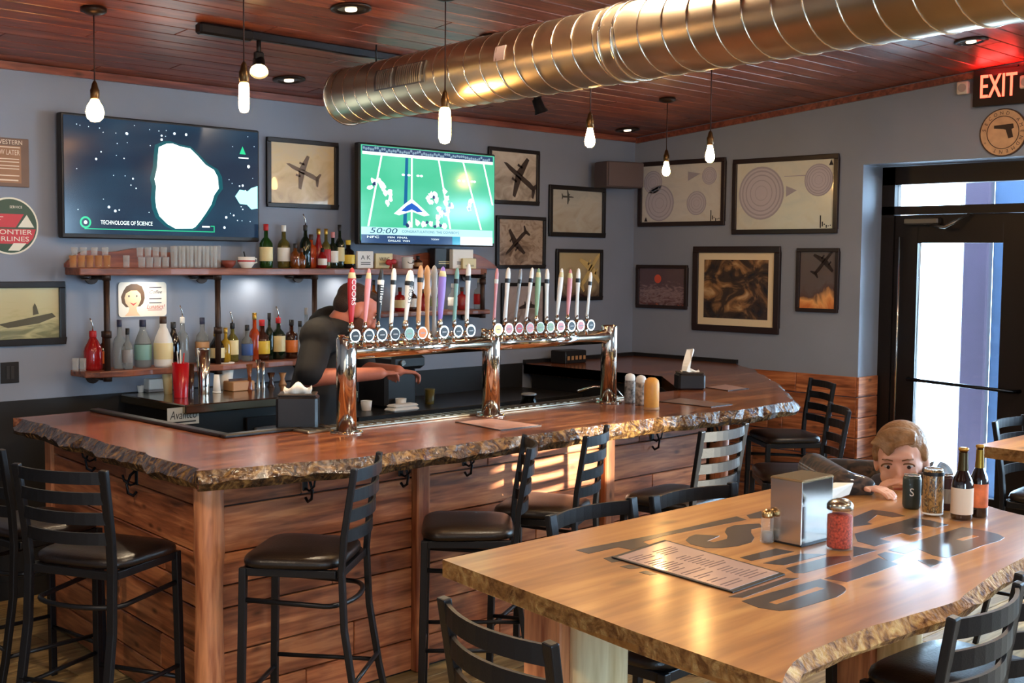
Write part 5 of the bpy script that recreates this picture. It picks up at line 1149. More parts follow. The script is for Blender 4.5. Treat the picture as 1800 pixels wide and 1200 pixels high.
# sink tap, jar, basket near the right arm
p = onZ(985, 690, .95); t = thing('sink_faucet', 'small chrome sink faucet behind the bar on the right', 'faucet', (5.85, 4.88, .915))
link('spout', MB().tube([(0, 0, 0), (0, 0, .10), (-.02, .03, .15), (-.12, .12, .16), (-.20, .19, .13)], .010, 10), M_chrome, t); link('valve', MB().sph((.03, 0, .02), .02), M_chrome, t); link('valve', MB().sph((-.04, .0, .02), .02), M_chrome, t)
sk = thing('bar_sink', 'dark bar sink cabinet behind the right part of the bar', 'sink', (5.5, 4.85, 0)); o = Vector(sk.location)
link('cabinet', MB(o).box((5.05, 4.85, .44), (1.8, .36, .88), bev=.004), MC['black_cabinet'], sk); link('steel_rim', MB(o).box((5.05, 4.85, .90), (1.82, .38, .03), bev=.004), mat('rim_steel', (90, 84, 76), .3, 1.0), sk); link('basin', MB(o).box((5.6, 4.85, .917), (.5, .26, .006)), M_black, sk)
p = onZ(918, 694, .916); t = thing('glass_jar', 'large dark glass jar behind the bar, left of the sink faucet', 'jar', (5.0, 4.86, .916)); link('jar', MB().lathe([(.05, 0), (.055, .01), (.055, .12), (.04, .15), (.04, .17), (.036, .17), (.05, .02), (.001, .01)], seg=20, cap=False), pane_mat('jar_glass', (150, 160, 140)), t); link('lid', MB().lathe([(.042, .17), (.044, .175), (.04, .182)], seg=20), K['grey'], t)
p = onZ(934, 636, 1.07); t = thing('card_terminal', 'dark box with printed front at the far end of the bar', 'box', (6.98, 6.36, 1.07)); link('box', MB().box((0, 0, .05), (.24, .16, .10), bev=.006), M_blackpl, t)
mb = MB(); F = Face((-.12, -.081, 0), (1, 0, 0), (0, 0, 1), (0, -1, 0))
for i in range(5): F.rect(mb, .02 + .045 * i, .03, .045 + .045 * i, .06, 0, .002)
link('print', mb, K['tan'], t)

# ================================================================== BEER TOWER
tw = thing('beer_tower', 'long polished steel beer tower with twenty tap handles on three posts', 'beer tower', (4.4, 4.4, 1.07)); o = Vector(tw.location)
P1, P2, P3 = onZ(610, 755, 1.07), onZ(862, 730, 1.07), onZ(1068, 713, 1.07)
ty = (P1.y + P2.y + P3.y) / 3; P1.y = P2.y = P3.y = ty
P1.x = onB(609, 700, ty).x; P2.x = onB(863, 700, ty).x; P3.x = onB(1070, 650, ty).x
zb = onB(860, 603, ty).z; ztop = onB(608, 597, ty).z
M_tow = mat('polished_tower_steel', (214, 204, 190), .09, 1.0)
for P in (P1, P2, P3):
    mb = MB(o).lathe([(.046, 0), (.046, zb + .055 - 1.07), (.042, zb + .062 - 1.07), (.02, zb + .066 - 1.07)], c=(P.x, ty, 1.07), seg=28); link('post', mb, M_tow, tw)
    mb = MB(o).lathe([(.075, 0), (.075, .006), (.05, .012)], c=(P.x, ty, 1.07), seg=28); fl_ = link('flange', mb, M_tow, tw)
    for j in range(4): 
        a = math.pi / 4 + math.pi / 2 * j; link('bolt', MB(o).lathe([(.006, .005), (.006, .011), (.003, .013)], c=(P.x + .062 * math.cos(a), ty + .062 * math.sin(a), 1.07), seg=8), mat('brass_bolt', (196, 150, 80), .25, 1.0), fl_)
for a, b in ((P1, P2), (P2, P3)): link('beam', MB(o).cyl((a.x + .03, ty, zb), (b.x - .03, ty, zb), .038, seg=28), M_tow, tw)
TAPS = [ # px of badge, px of handle top, top y, width px, colour, badge colour, shape, text
 (617, 619, 470, 17, 'red', 'grey', 'paddle', 'red paddle tap handle, leftmost', 'COORS'), (641, 649, 471, 12, 'pink', 'grey', 'paddle', 'pink and white tap handle', ''), (664, 671, 471, 13, 'black', 'grey', 'paddle', 'black tap handle with white script', 'Miller'), (687, 693, 471, 11, 'white', 'black', 'stick', 'slim white tap handle with black band', ''),
 (712, 722, 474, 18, 'white', 'teal', 'taper', 'white tapered tap handle with vertical lettering over a blue badge', 'GHOST'), (735, 740, 466, 12, 'tan', 'orange', 'stick', 'tan and white tap handle', ''), (773, 779, 468, 16, 'lilac', 'black', 'paddle', 'lilac patterned tap handle', ''), (798, 804, 470, 10, 'teal', 'grey', 'stick', 'slim teal tap handle', ''), (820, 824, 463, 11, 'white', 'grey', 'stick', 'slim white tap handle with pale top', ''),
 (868, 874, 471, 8, 'pink', 'gold', 'stick', 'thin pinkish tap handle behind the middle post', ''), (887, 894, 470, 11, 'white', 'pink', 'stick', 'white tap handle just right of the middle post', ''), (905, 916, 472, 8, 'grey', 'red', 'stick', 'thin grey tap handle with red badge', ''), (924, 936, 470, 9, 'white', 'pink', 'stick', 'white tap handle with pink badge, leaning right', ''), (942, 947, 471, 12, 'green', 'green', 'paddle', 'pale green tap handle', ''), (960, 962, 472, 10, 'white', 'green', 'stick', 'white tap handle right of the pale green one', ''),
 (978, 988, 471, 11, 'white', 'pink', 'paddle', 'broad white tap handle with pink badge', ''), (997, 1003, 473, 11, 'pink', 'black', 'paddle', 'pinkish tap handle with black badge', ''), (1013, 1017, 471, 10, 'white', 'pink', 'stick', 'white tap handle with dark notches', ''), (1031, 1039, 478, 8, 'white', 'black', 'stick', 'thin white tap handle, rightmost', '')]
th0 = []
for bpx, tpx, tpy, wpx, c, bc, shp, lab, txt in TAPS:
    y0 = ty - .07; pb_ = onB(bpx, 584, y0); zb_ = zb + .075; x = pb_.x; pt = on(tpx, tpy, 1, y0); k = (x + y0) * .70711 / FPX
    link('faucet', MB(o).cyl((x, ty, zb + .03), (x, ty, zb + .075), .016, seg=12).cyl((x, ty, zb + .06), (x, y0 + .01, zb + .06), .011, seg=10).cyl((x, y0 + .01, zb + .075), (x, y0, zb + .02), .010, .008, seg=10), M_tow, tw)
    dx = (pt.x - x); L_ = pt.z - zb_ - .03; T_ = Matrix.Translation((x, y0, zb_ + .03)) @ Matrix.Rotation(math.atan2(dx, L_), 4, 'Y')
    L_ = math.hypot(L_, dx); w1 = wpx * k / 2
    prof = {'paddle': [(.004, 0), (.45, .05), (.7, .25), (1, .6), (1, .8), (.75, .88), (.5, .97), (.01, 1)], 'taper': [(.004, 0), (.35, .03), (.5, .3), (1, .8), (.85, .9), (.5, .98), (.01, 1)], 'stick': [(.004, 0), (.6, .03), (.8, .1), (.75, .5), (1, .75), (.95, .9), (.6, .98), (.01, 1)]}[shp]
    hnd = link('tap_handle', MB(o).lathe([(max(.001, r * w1), z * L_) for r, z in prof], seg=12, M=T_, sy=.6), K[c], tw, label=lab)
    link('ferrule', MB(o).lathe([(w1 * .5 + .002, -.012), (w1 * .5 + .003, .012), (w1 * .4, .03)], seg=12, M=T_), M_tow, hnd)
    bd = MB(o); F = Face((x, y0 - .022, zb_), (1, 0, 0), (0, 0, 1), (0, -1, 0)); F.disc(bd, 0, 0, .029, 0, .01, 24); b_ = link('badge', bd, M_tow, tw)
    bd = MB(o); F.disc(bd, 0, 0, .023, .01, .012, 24); link('badge_face', bd, K[bc] if bc != 'grey' else K['black'], b_); bd = MB(o); F.rect(bd, -.013, -.003, .013, .003, .012, .013); link('badge_print', bd, K['grey'], b_)
    if txt:
        Fh = Face(T_ @ Vector((0, 0, 0)), (T_.to_3x3() @ Vector((0, 0, -1))) , (T_.to_3x3() @ Vector((1, 0, 0))), (0, -1, 0)); tm = MB(o); Fh.text(tm, txt, -L_ * .6, 0, w1 * 1.1, w1 * .62 + .001, width=L_ * .42); link('lettering', tm, K['white'] if c in ('black', 'red') else K['black'], hnd)
    if shp != 'paddle' or c == 'black':
        link('band', MB(o).lathe([(w1 * .98, L_ * .72), (w1 * 1.06, L_ * .73), (w1 * 1.06, L_ * .79), (w1 * .98, L_ * .80)], seg=12, M=T_, cap=False, sy=.62), K['black' if c in ('white', 'tan', 'teal', 'grey') else 'white'], hnd)
    else: link('band', MB(o).lathe([(w1 * .8, L_ * .82), (w1 * 1.0, L_ * .83), (w1 * .7, L_ * .92)], seg=12, M=T_, cap=False, sy=.64), K['cream'], hnd)
# double figurine handle
x = onB(757, 584, ty - .07).x
for dx_ in (-.022, .022):
    link('tap_handle', MB(o).lathe([(.006, 0), (.012, .03), (.009, .10), (.012, .19), (.018, .22), (.012, .25), (.016, .30), (.010, .33), (.001, .34)], c=(x + dx_, ty - .07, zb + .05), seg=12), K['tan'] if dx_ < 0 else K['grey'], tw, label='turned wooden figurine tap handle' if dx_ < 0 else 'grey and white figurine tap handle')
link('faucet', MB(o).cyl((x, ty, zb + .03), (x, ty - .07, zb + .06), .02, seg=12), M_tow, tw)

# ================================================================== THINGS ON THE BAR
BT = 1.0705
def napkin_box(px, py, label, w_, d_, h_, rz, nap):
    p = onZ(px, py, 1.07); t = thing('napkin_dispenser', label, 'napkin dispenser', (p.x, p.y, BT), rz)
    link('box', MB().box((0, 0, h_ / 2), (w_, d_, h_), bev=.012), mat('black_dispenser', (32, 31, 33), .35), t)
    link('top_plate', MB().box((0, 0, h_ + .004), (w_ * .92, d_ * .9, .010), bev=.004), mat('dispenser_top', (84, 74, 66), .25, .4), t)
    mb = MB(); n = 12; rings = []
    for i in range(n + 1):
        u = i / n - .5; hh = nap * (.75 + .25 * math.cos(u * 9) + .1 * u)
        rings.append([(u * w_ * .62, -.02 + .01 * math.sin(i), h_ + .008), (u * w_ * .7, -.012 + .012 * math.sin(i * 1.3), h_ + hh * .6), (u * w_ * .66, .0 + .01 * math.cos(i), h_ + hh), (u * w_ * .66, .012 + .01 * math.sin(i), h_ + hh * .8), (u * w_ * .62, .02, h_ + .008)])
    mb._rings(rings, True, None, True); link('napkin', mb, K['white'], t)
napkin_box(524, 752, 'black napkin dispenser with a raised white napkin on the left of the bar', .19, .15, .155, rad(-40), .06)
napkin_box(1212, 684, 'black napkin dispenser on the far right of the bar', .17, .13, .10, rad(-38), .03)
p = onZ(1212, 684, 1.07); 
t = thing('folded_napkin', 'curled white napkin standing on the far napkin dispenser', 'napkin', (p.x, p.y, BT + .115)); mb = MB(); rings = []
for i in range(9): u = i / 8; rings.append([(-.06 + .05 * u + .03 * math.sin(u * 2), -.02, .13 * u ** .7), (.03 * u - .03, -.024, .13 * u ** .7 - .01 + .02 * u), (.035 * u - .03, .02, .13 * u ** .7 - .01), (-.06 + .05 * u, .02, .13 * u ** .7)])
mb._rings(rings[::1], True, None, False); link('sheet', mb, K['white'], t, bevel=.002)
def shaker(px, py, label, h, r, body, capm, fill=None, z=BT, group=None):
    p = onZ(px, py, z); t = thing('shaker', label, 'shaker', (p.x, p.y, z), 0, group)
    link('jar', MB().lathe([(r * .96, 0), (r, .006), (r * .97, h * .3), (r, h * .72), (r * .86, h * .78)], seg=20), body, t)
    if fill: link('filling', MB().lathe([(r * .9, .006), (r * .92, h * .62)], seg=18), fill, t)
    link('lid', MB().lathe([(r * .9, h * .76), (r * .94, h * .78), (r * .94, h * .9), (r * .7, h * .97), (r * .2, h)], seg=20), capm, t); return t
M_speck = mat('speckled_black_white', (120, 112, 104), .5, var=.95, vscale=60)
shaker(1107, 708, 'speckled shaker jar, left of the three by the right tower post', .165, .030, M_speck, K['white'])
shaker(1126, 712, 'speckled shaker jar with white lid, middle of the three by the right tower post', .165, .030, mat('speckled2', (150, 140, 130), .5, var=.95, vscale=45), K['white'])
p = onZ(1145, 719, 1.07); t = thing('cheese_shaker', 'orange-yellow rounded jar, right of the three by the right tower post', 'jar', (p.x, p.y, BT))
link('jar', MB().lathe([(.036, 0), (.040, .01), (.041, .13), (.036, .155), (.02, .168), (.001, .17)], seg=24), mat('parmesan_yellow', (226, 158, 74), .4, var=.06, vscale=40), t); link('base', MB().lathe([(.0415, .0), (.042, .004), (.041, .012)], seg=24, cap=False), K['tan'], t)
def menu(pts, label, m, z, txt=True, border=True, th_=.003):
    P = [onZ(x, y, z) for x, y in pts]; c = sum(P, Vector()) / 4; t = thing('menu', label, 'menu', (c.x, c.y, z)); o_ = Vector(t.location)
    link('cover' , MB(o_).prism([(q.x, q.y) for q in P], z, z + th_), K['black'] if border else m, t)
    Q = [c + (q - c) * .93 for q in P]; link('sheet', MB(o_).prism([(q.x, q.y) for q in Q], z + th_, z + th_ + .0008), m, t)
    if txt:
        u = (Q[1] - Q[0]).normalized(); v = (Q[3] - Q[0]).normalized(); W1, W2 = (Q[1] - Q[0]).length, (Q[3] - Q[0]).length
        F = Face(Q[0] + Vector((0, 0, th_)), u, v, (0, 0, 1)); mb = MB(o_); R_ = random.Random(5)
        for i in range(24):
            b0 = W2 * (.06 + .037 * i)
            for a0, a1 in ((.06, .45), (.53, .93)):
                if R_.random() < .85: F.rect(mb, W1 * a0, b0, W1 * (a0 + (a1 - a0) * (.5 + .5 * R_.random())), b0 + W2 * .010, .0008, .0012)
        link('menu_print', mb, mat('menu_ink', (96, 70, 66), .6), t, kind='stuff')
    return t
menu([(800, 742), (862, 736), (952, 748), (880, 757)], 'dark-edged menu on the bar at the middle tower post', mat('rose_sheet', (176, 128, 112), .35), BT, False)
menu([(1158, 706), (1195, 700), (1288, 711), (1250, 716)], 'menu lying on the bar right of the orange jar', mat('brown_sheet', (120, 92, 80), .35), BT, False)
menu([(1240, 681), (1275, 676), (1316, 683), (1280, 687)], 'menu lying on the bar right of the far napkin dispenser', mat('rose_sheet2', (160, 124, 112), .35), BT, False)
# ------------------------------------------------------------------ on the lettered table
TT = 1.0712
menu([(1288, 1042), (1380, 1010), (1168, 950), (1075, 980)], 'large laminated menu with dark border on the lettered table', mat('menu_paper', (206, 176, 166), .18, coat=.8), TT)
p = onZ(1408, 962, 1.07); t = thing('napkin_dispenser', 'upright steel napkin holder on the lettered table', 'napkin dispenser', (p.x, p.y, TT), rad(-2))
nw, nd, nh = .115, .17, .2
M_nap = mat('holder_steel', (196, 190, 182), .2, 1.0, bump=.02, bscale=15)
link('body', MB().box((.074, .05, nh * .45 + .004), (.145, .096, .165), bev=.004), mat('holder_inner', (120, 108, 96), .35, .8), t)
link('side_plate', MB().box((-.001, .05, .092), (.004, .104, .176), bev=.0015), M_nap, t); link('side_plate', MB().box((.149, .05, .092), (.004, .104, .176), bev=.0015), M_nap, t)
link('front_plate', MB().box((.074, .001, .092), (.15, .004, .172), bev=.0015), mat('holder_front', (120, 112, 106), .16, 1.0), t)
link('top_cap', MB().box((.074, .05, .181), (.156, .108, .008), bev=.003), mat('holder_top', (190, 168, 128), .25, .9), t)
link('foot', MB().box((.074, .05, .004), (.152, .106, .008)), M_blackpl, t)
nm = MB(); nm.add([(.15, .02, .10), (.15, .085, .10), (.29, .03, .105), (.28, .08, .10), (.15, .02, .135), (.15, .085, .135), (.305, .025, .14), (.29, .08, .135)], [(0, 2, 3, 1), (4, 5, 7, 6), (0, 4, 6, 2), (2, 6, 7, 3), (3, 7, 5, 1), (1, 5, 4, 0)])
link('napkins', nm, K['white'], t, bevel=.003)
p = onZ(1475, 964, 1.07); t = thing('pepper_flake_jar', 'glass jar of red pepper flakes beside the steel napkin holder', 'jar', (p.x, p.y + .0, TT))
link('jar', MB().lathe([(.036, 0), (.0375, .004), (.036, .012), (.0355, .095), (.033, .105), (.032, .112)], seg=24), glassware('jar_clear', (220, 222, 220), .0, .25), t)
link('pepper_flakes', MB().lathe([(.033, .005), (.0335, .01), (.0335, .092), (.02, .097), (.001, .098)], seg=24), mat('pepper_flakes', (168, 62, 40), .7, var=.6, vscale=160, bump=.3, bscale=300), t)
link('lid', MB().lathe([(.034, .108), (.036, .110), (.036, .122), (.031, .130), (.018, .137), (.001, .139)], seg=24), mat('pierced_lid', (190, 180, 160), .25, 1.0), t)
p = onZ(1348, 953, 1.07); t = thing('salt_shaker', 'small clear glass salt shaker left of the steel napkin holder', 'shaker', (p.x, p.y, TT))
link('jar', MB().lathe([(.018, 0), (.020, .004), (.017, .04), (.018, .065), (.014, .072)], seg=16), glassware('shaker_glass', (200, 196, 190), .2, .4), t); link('salt', MB().lathe([(.015, .004), (.015, .03), (.001, .032)], seg=12), K['grey'], t); link('lid', MB().lathe([(.015, .070), (.016, .074), (.015, .086), (.006, .093), (.001, .094)], seg=16), mat('brass_lid', (196, 160, 110), .3, 1.0), t)
def can(px, py, top, wpx, label, m, txt=None, band=None):
    p = onZ(px, py, 1.07); k = (p.x + p.y) * .70711 / FPX; h = (py - top) * k; r = wpx * k / 2; t = thing('beer_can', label, 'can', (p.x, p.y, TT))
    link('body', MB().lathe([(r * .82, 0), (r * .9, .003), (r, .012), (r, h - .014), (r * .86, h - .003)], seg=28), m, t)
    link('top', MB().lathe([(r * .86, h - .004), (r * .87, h), (r * .83, h), (r * .8, h - .005), (.001, h - .005)], seg=28, cap=False), mat('can_lid', (214, 210, 202), .25, 1.0), t)
    cm_ = Matrix.Rotation(math.atan2(-p.y, -p.x) + math.pi / 2 , 4, 'Z')
    mb = MB()
    if txt: F = Face((0, 0, 0), cm_.to_3x3() @ Vector((1, 0, 0)), (0, 0, 1), cm_.to_3x3() @ Vector((0, -1, 0))); F.text(mb, txt, 0, h * .5, h * .24, r + .001, width=r * .45); link('lettering', mb, K['white'], t)
    if band:
        for z0, z1, cm2 in band: link('label_band', MB().lathe([(r * 1.004, h * z0), (r * 1.006, h * z0 + .001), (r * 1.006, h * z1), (r * 1.004, h * z1 + .001)], seg=28, cap=False), cm2, t)
    return t
can(1602, 893, 833, 32, 'plain dark green can with a white mark, in front of the boy', mat('can_dark_green', (44, 54, 50), .4), 'S')
can(1639, 905, 822, 36, 'tall can with a black and gold picture, right of the dark green one', picture_mat('can_art', [(30, 20, 16), (176, 130, 70), (46, 30, 24), (214, 190, 140)], 5, .1, rough=.3), None, [(.86, .93, K['black']), (.03, .06, K['white'])])
can(1664, 896, 833, 22, 'dark can half hidden between the picture can and the beer bottles', mat('can_plum', (52, 30, 36), .35), None, [(.2, .6, K['grey'])])
def beer(px, py, top, wpx, label, lm, lab2, z0, z1):
    p = onZ(px, py, 1.07); k = (p.x + p.y) * .70711 / FPX; h = (py - top) * k; r = wpx * k / 2; t = thing('beer_bottle', label, 'bottle', (p.x, p.y, TT))
    link('glass', MB().lathe([(r * .92, 0), (r, .006), (r, h * .48), (r * .88, h * .56), (r * .48, h * .68), (r * .40, h * .80), (r * .38, h * .97)], seg=24), G['black'] if 0 else mat('beer_glass', (30, 16, 8), .06, coat=1), t)
    link('label', MB().lathe([(r * 1.01, h * z0), (r * 1.014, h * z0 + .001), (r * 1.014, h * z1), (r * 1.01, h * z1 + .001)], seg=24, cap=False), lm, t)
    link('neck_foil', MB().lathe([(r * .50, h * .68), (r * .44, h * .80), (r * .41, h * .93)], seg=18, cap=False), lab2, t)
    link('cap', MB().lathe([(r * .46, h * .955), (r * .47, h * .99), (r * .3, h)], seg=18), K['gold'], t)
beer(1690, 912, 784, 38, 'beer bottle with a pale cream label, left of the two', mat('cream_label', (222, 200, 176), .6, var=.05), mat('foil_gold_dark', (70, 56, 26), .3, .6), .08, .44)
beer(1719, 908, 779, 32, 'beer bottle with an orange and white label, right of the two', mat('orange_label', (216, 110, 60), .6, var=.35, vscale=25), mat('foil_gold', (150, 116, 40), .3, .7), .14, .46)

# ================================================================== PEOPLE
def skin_mesh(name, parts, voxel, m, parent, o, smooth=4):
    mb = MB(o)
    for q in parts:
        if q[0] == 'c':
            p0, p1, r0, r1 = Vector(q[1]), Vector(q[2]), q[3], q[4]; d = p1 - p0; L_ = max(d.length, 1e-4)
            Q = Matrix.Translation(p0) @ d.to_track_quat('Z', 'Y').to_matrix().to_4x4(); pr_ = []
            for i in range(5): a = math.pi / 2 * (1 - i / 4); pr_.append((max(1e-4, r0 * math.cos(a)), -r0 * math.sin(a)))
            for i in range(5): a = math.pi / 2 * i / 4; pr_.append((max(1e-4, r1 * math.cos(a)), L_ + r1 * math.sin(a)))
            mb.lathe(pr_, seg=14, M=Q)
        else: mb.sph(q[1], q[2], 18, 12, M=q[3] if len(q) > 3 else None)
    ob = link(name, mb, m, parent)
    rm = ob.modifiers.new('r', 'REMESH'); rm.mode = 'VOXEL'; rm.voxel_size = voxel; rm.use_smooth_shade = True
    sm_ = ob.modifiers.new('s', 'SMOOTH'); sm_.iterations = smooth; sm_.factor = .5
    dg = bpy.context.evaluated_depsgraph_get(); me = bpy.data.meshes.new_from_object(ob.evaluated_get(dg))
    ob.modifiers.clear(); ob.data = me
    if not me.materials: me.materials.append(m)
    for p_ in me.polygons: p_.use_smooth = True
    return ob
def hand(parts, wrist, fdir, up, s, curl=.5, side=1):
    """palm plus four bent fingers and a thumb; fdir = finger direction, up = back of the hand"""
    f = Vector(fdir).normalized(); u = Vector(up); u = (u - f * u.dot(f)).normalized(); sd = f.cross(u).normalized() * side; w_ = Vector(wrist)
    for k_ in (-1.5, -.5, .5, 1.5): parts.append(('c', w_ + sd * k_ * .010 * s, w_ + f * .085 * s + sd * k_ * .019 * s, .013 * s, .011 * s))
    for k_, ln in ((-1.5, .062), (-.5, .075), (.5, .080), (1.5, .070)):
        a = w_ + f * .088 * s + sd * k_ * .020 * s; b = a + (f * math.cos(curl * .6) - u * math.sin(curl * .6)) * ln * .5 * s; c = b + (f * math.cos(curl * 1.7) - u * math.sin(curl * 1.7)) * ln * .5 * s
        parts += [('c', a, b, .0088 * s, .0080 * s), ('c', b, c, .0080 * s, .0065 * s)]
    a = w_ + f * .02 * s + sd * .026 * s; b = a + (f * .7 + sd * .7) * .04 * s; c = b + (f * .95 + sd * .2) * .03 * s
    parts += [('c', a, b, .0125 * s, .0095 * s), ('c', b, c, .0095 * s, .008 * s)]
def head_frame(c, look, roll=0):
    f = Vector(look).normalized(); r_ = f.cross(Vector((0, 0, 1))).normalized(); u = r_.cross(f).normalized()
    R_ = Matrix.Rotation(roll, 3, f); r_, u = R_ @ r_, R_ @ u
    return lambda x, y, z: Vector(c) + r_ * x + f * y + u * z, Matrix((r_, f, u)).transposed()
def head_parts(H, MM, s, child):
    E = lambda x, y, z, rx, ry, rz: ('e', H(x * s, y * s, z * s), (rx * s, ry * s, rz * s), MM)
    P = [E(0, -.012, .035, .078, .095, .085), E(0, .02, .0, .068, .072, .085), E(0, .035, -.05, .052, .045, .055), E(0, .052, -.092, .025, .022, .018),
         E(.036, .062, -.03, .024, .020, .026), E(-.036, .062, -.03, .024, .020, .026), E(0, .078, .036, .05, .016, .014),
         E(0, .092, -.012, .009, .014, .026), E(0, .104, -.030, .013, .013, .010), E(.010, .096, -.033, .008, .008, .007), E(-.010, .096, -.033, .008, .008, .007),
         E(0, .087, -.058, .022, .010, .006), E(0, .085, -.066, .018, .010, .006), E(.078, -.008, -.004, .009, .018, .030), E(-.078, -.008, -.004, .009, .018, .030)]
    if child: P.append(E(.03, .06, -.045, .026, .022, .022)); P.append(E(-.03, .06, -.045, .026, .022, .022))
    return P
def face_bits(H, MM, s, par, o, iris, brow, lips):
    for sx in (-1, 1):
        link('eye', MB(o).sph(H(sx * .031 * s, .076 * s, .008 * s), (.0135 * s, .009 * s, .0068 * s), 14, 8, M=MM), mat('eye_white', (206, 190, 182), .25), par)
        link('iris', MB(o).sph(H(sx * .031 * s - .002 * s, .0835 * s, .006 * s), (.0062 * s, .0035 * s, .0060 * s), 12, 6, M=MM), iris, par)
        link('eyelid', MB(o).tube([H((sx * .031 + .019 * math.cos(a)) * s, (.081 + .006 * math.sin(a)) * s, (.009 + .010 * math.sin(a)) * s) for a in [math.pi * i / 8 for i in range(9)]], .0028 * s, 6), brow if lips else brow, par)
        link('eyebrow', MB(o).tube([H(sx * x * s, y * s, z * s) for x, y, z in ((.014, .0915, .029), (.03, .0895, .033), (.047, .078, .030))], .0024 * s, 6), brow, par)
    link('lips', MB(o).sph(H(0, .0925 * s, -.062 * s), (.018 * s, .005 * s, .0048 * s), 14, 8, M=MM), lips, par)
M_skinb = mat('child_skin', (232, 176, 150), .5, sub=.1); M_skinm = mat('barman_skin', (176, 104, 82), .5, sub=.08)
# ---- boy at the far end of the table, chin on his folded hands
HB = on(1583, 808, 2, 1.0); bc = Vector((0, 0, CAMZ)) + ray(1584, 812) * 4.40
look = Vector((-.80, -.50, -.16)); look = Vector((-.92, -.36, -.12))
H, MM = head_frame(bc, look, rad(4)); s = 1.12
boy = thing('person', 'small boy in a dark camouflage jacket resting his chin on his hands at the table', 'person', (4.25, 2.25, 0)); o = Vector(boy.location)
hc = bc; parts = head_parts(H, MM, s, True)
nk = H(0, -.03, -.07); ch = Vector((4.30, 2.32, 1.0))
hL = onZ(1552, 858, 1.09); hR = onZ(1588, 868, 1.09)
eL = onZ(1478, 856, 1.10) + Vector((.05, .02, -.0)); sL = Vector((4.16, 2.50, 1.06)); eR = Vector((4.05, 1.96, 1.085)); sR = Vector((4.34, 2.08, 1.06))
wL = hL + (eL - hL).normalized() * .055; wR = Vector((3.97, 2.00, 1.095))
parts += [('c', nk, ch, .042, .05), ('c', (4.22, 2.42, 1.03), (4.34, 2.14, 1.03), .06, .06), ('c', ch, (4.37, 2.34, .72), .095, .10), ('c', (4.38, 2.39, .68), (4.38, 2.29, .68), .085, .085),
          ('c', sL, eL, .042, .034), ('c', eL, wL, .034, .024), ('c', sR, eR, .042, .034), ('c', eR, wR, .034, .024),
          ('c', (4.38, 2.41, .64), (4.38, 2.42, .36), .062, .046), ('c', (4.38, 2.27, .64), (4.38, 2.26, .36), .062, .046), ('c', (4.38, 2.42, .36), (4.39, 2.42, .07), .045, .034), ('c', (4.38, 2.26, .36), (4.39, 2.26, .07), .045, .034),
          ('c', (4.40, 2.42, .04), (4.27, 2.43, .03), .032, .028), ('c', (4.40, 2.26, .04), (4.27, 2.25, .03), .032, .028)]
hand(parts, wL, Vector((-.25, -1, 0)), (0, 0, 1), .78, .35, 1); hand(parts, wR, Vector((-.7, .55, .02)), (0, 0, 1), .78, .5, -1)
skin_mesh('body', parts, .0055, M_skinb, boy, o, 3)
face_bits(H, MM, s, boy, o, mat('brown_iris', (44, 28, 22), .1), mat('boy_brow', (120, 82, 52), .8), mat('boy_lips', (198, 108, 98), .45))
M_hairb = mat('light_brown_hair', (150, 108, 68), .55, var=.3, vscale=30, bump=.5, bscale=90)
hp = [('e', H(0, -.022 * s, .052 * s), (.083 * s, .097 * s, .080 * s), MM), ('e', H(0, .040 * s, .098 * s), (.060 * s, .040 * s, .026 * s), MM),
      ('e', H(0, -.06 * s, .0), (.075 * s, .06 * s, .07 * s), MM), ('e', H(.074 * s, .012 * s, .035 * s), (.014 * s, .024 * s, .03 * s), MM), ('e', H(-.074 * s, .012 * s, .035 * s), (.014 * s, .024 * s, .03 * s), MM)]
for i in range(19):
    q = i / 18; x0 = -.066 + .132 * q; xe = x0 + .012; ze = .078 - .030 * math.exp(-((q - .62) / .16) ** 2) + .012 * abs(q - .6) - .004 * (i % 2)
    hp.append(('c', H((x0 * .7) * s, .045 * s, .116 * s - .02 * s * abs(q - .5)), H(xe * s, (.089 - .40 * abs(xe) ** 1.35) * s, ze * s), .009 * s, .0045 * s))
skin_mesh('hair', hp, .0055, M_hairb, boy, o, 2)
M_camo = picture_mat('camouflage_cloth', [(16, 13, 14), (26, 20, 18), (78, 56, 40), (20, 16, 16)], 14, 0, rough=.8, dist=.6, detail=2)
mid_eL = eL
jp = [('c', (4.20, 2.44, 1.02), (4.36, 2.12, 1.02), .082, .082), ('c', ch + Vector((0, 0, -.02)), (4.37, 2.34, .74), .115, .12), ('c', sL, eL, .060, .052), ('c', eL, eL.lerp(wL, .95), .050, .036), ('c', sR, eR, .060, .050), ('c', eR, eR.lerp(wR, .5), .048, .038), ('c', nk + Vector((.03, .03, -.05)), ch, .062, .08)]
skin_mesh('jacket', jp, .008, M_camo, boy, o, 4)
hd_ = []; 
for i in range(9): a = math.pi * (.1 + .8 * i / 8); hd_.append(('e', H(.085 * math.cos(a) * s, (-.06 - .03 * math.sin(a)) * s, -.085 * s), (.035, .035, .03)))
skin_mesh('hood', hd_, .008, mat('grey_hood', (80, 80, 92), .85), boy, o, 3)
skin_mesh('trousers', [('c', (4.38, 2.41, .64), (4.38, 2.42, .36), .078, .062), ('c', (4.38, 2.27, .64), (4.38, 2.26, .36), .078, .062), ('c', (4.38, 2.39, .68), (4.38, 2.29, .68), .10, .10), ('c', (4.38, 2.42, .36), (4.39, 2.42, .11), .060, .050), ('c', (4.38, 2.26, .36), (4.39, 2.26, .11), .060, .050)], .008, mat('dark_trousers', (34, 34, 44), .8), boy, o)
skin_mesh('shoes', [('c', (4.41, 2.42, .042), (4.26, 2.43, .038), .042, .038), ('c', (4.41, 2.26, .042), (4.26, 2.25, .038), .042, .038)], .007, M_blackpl, boy, o)
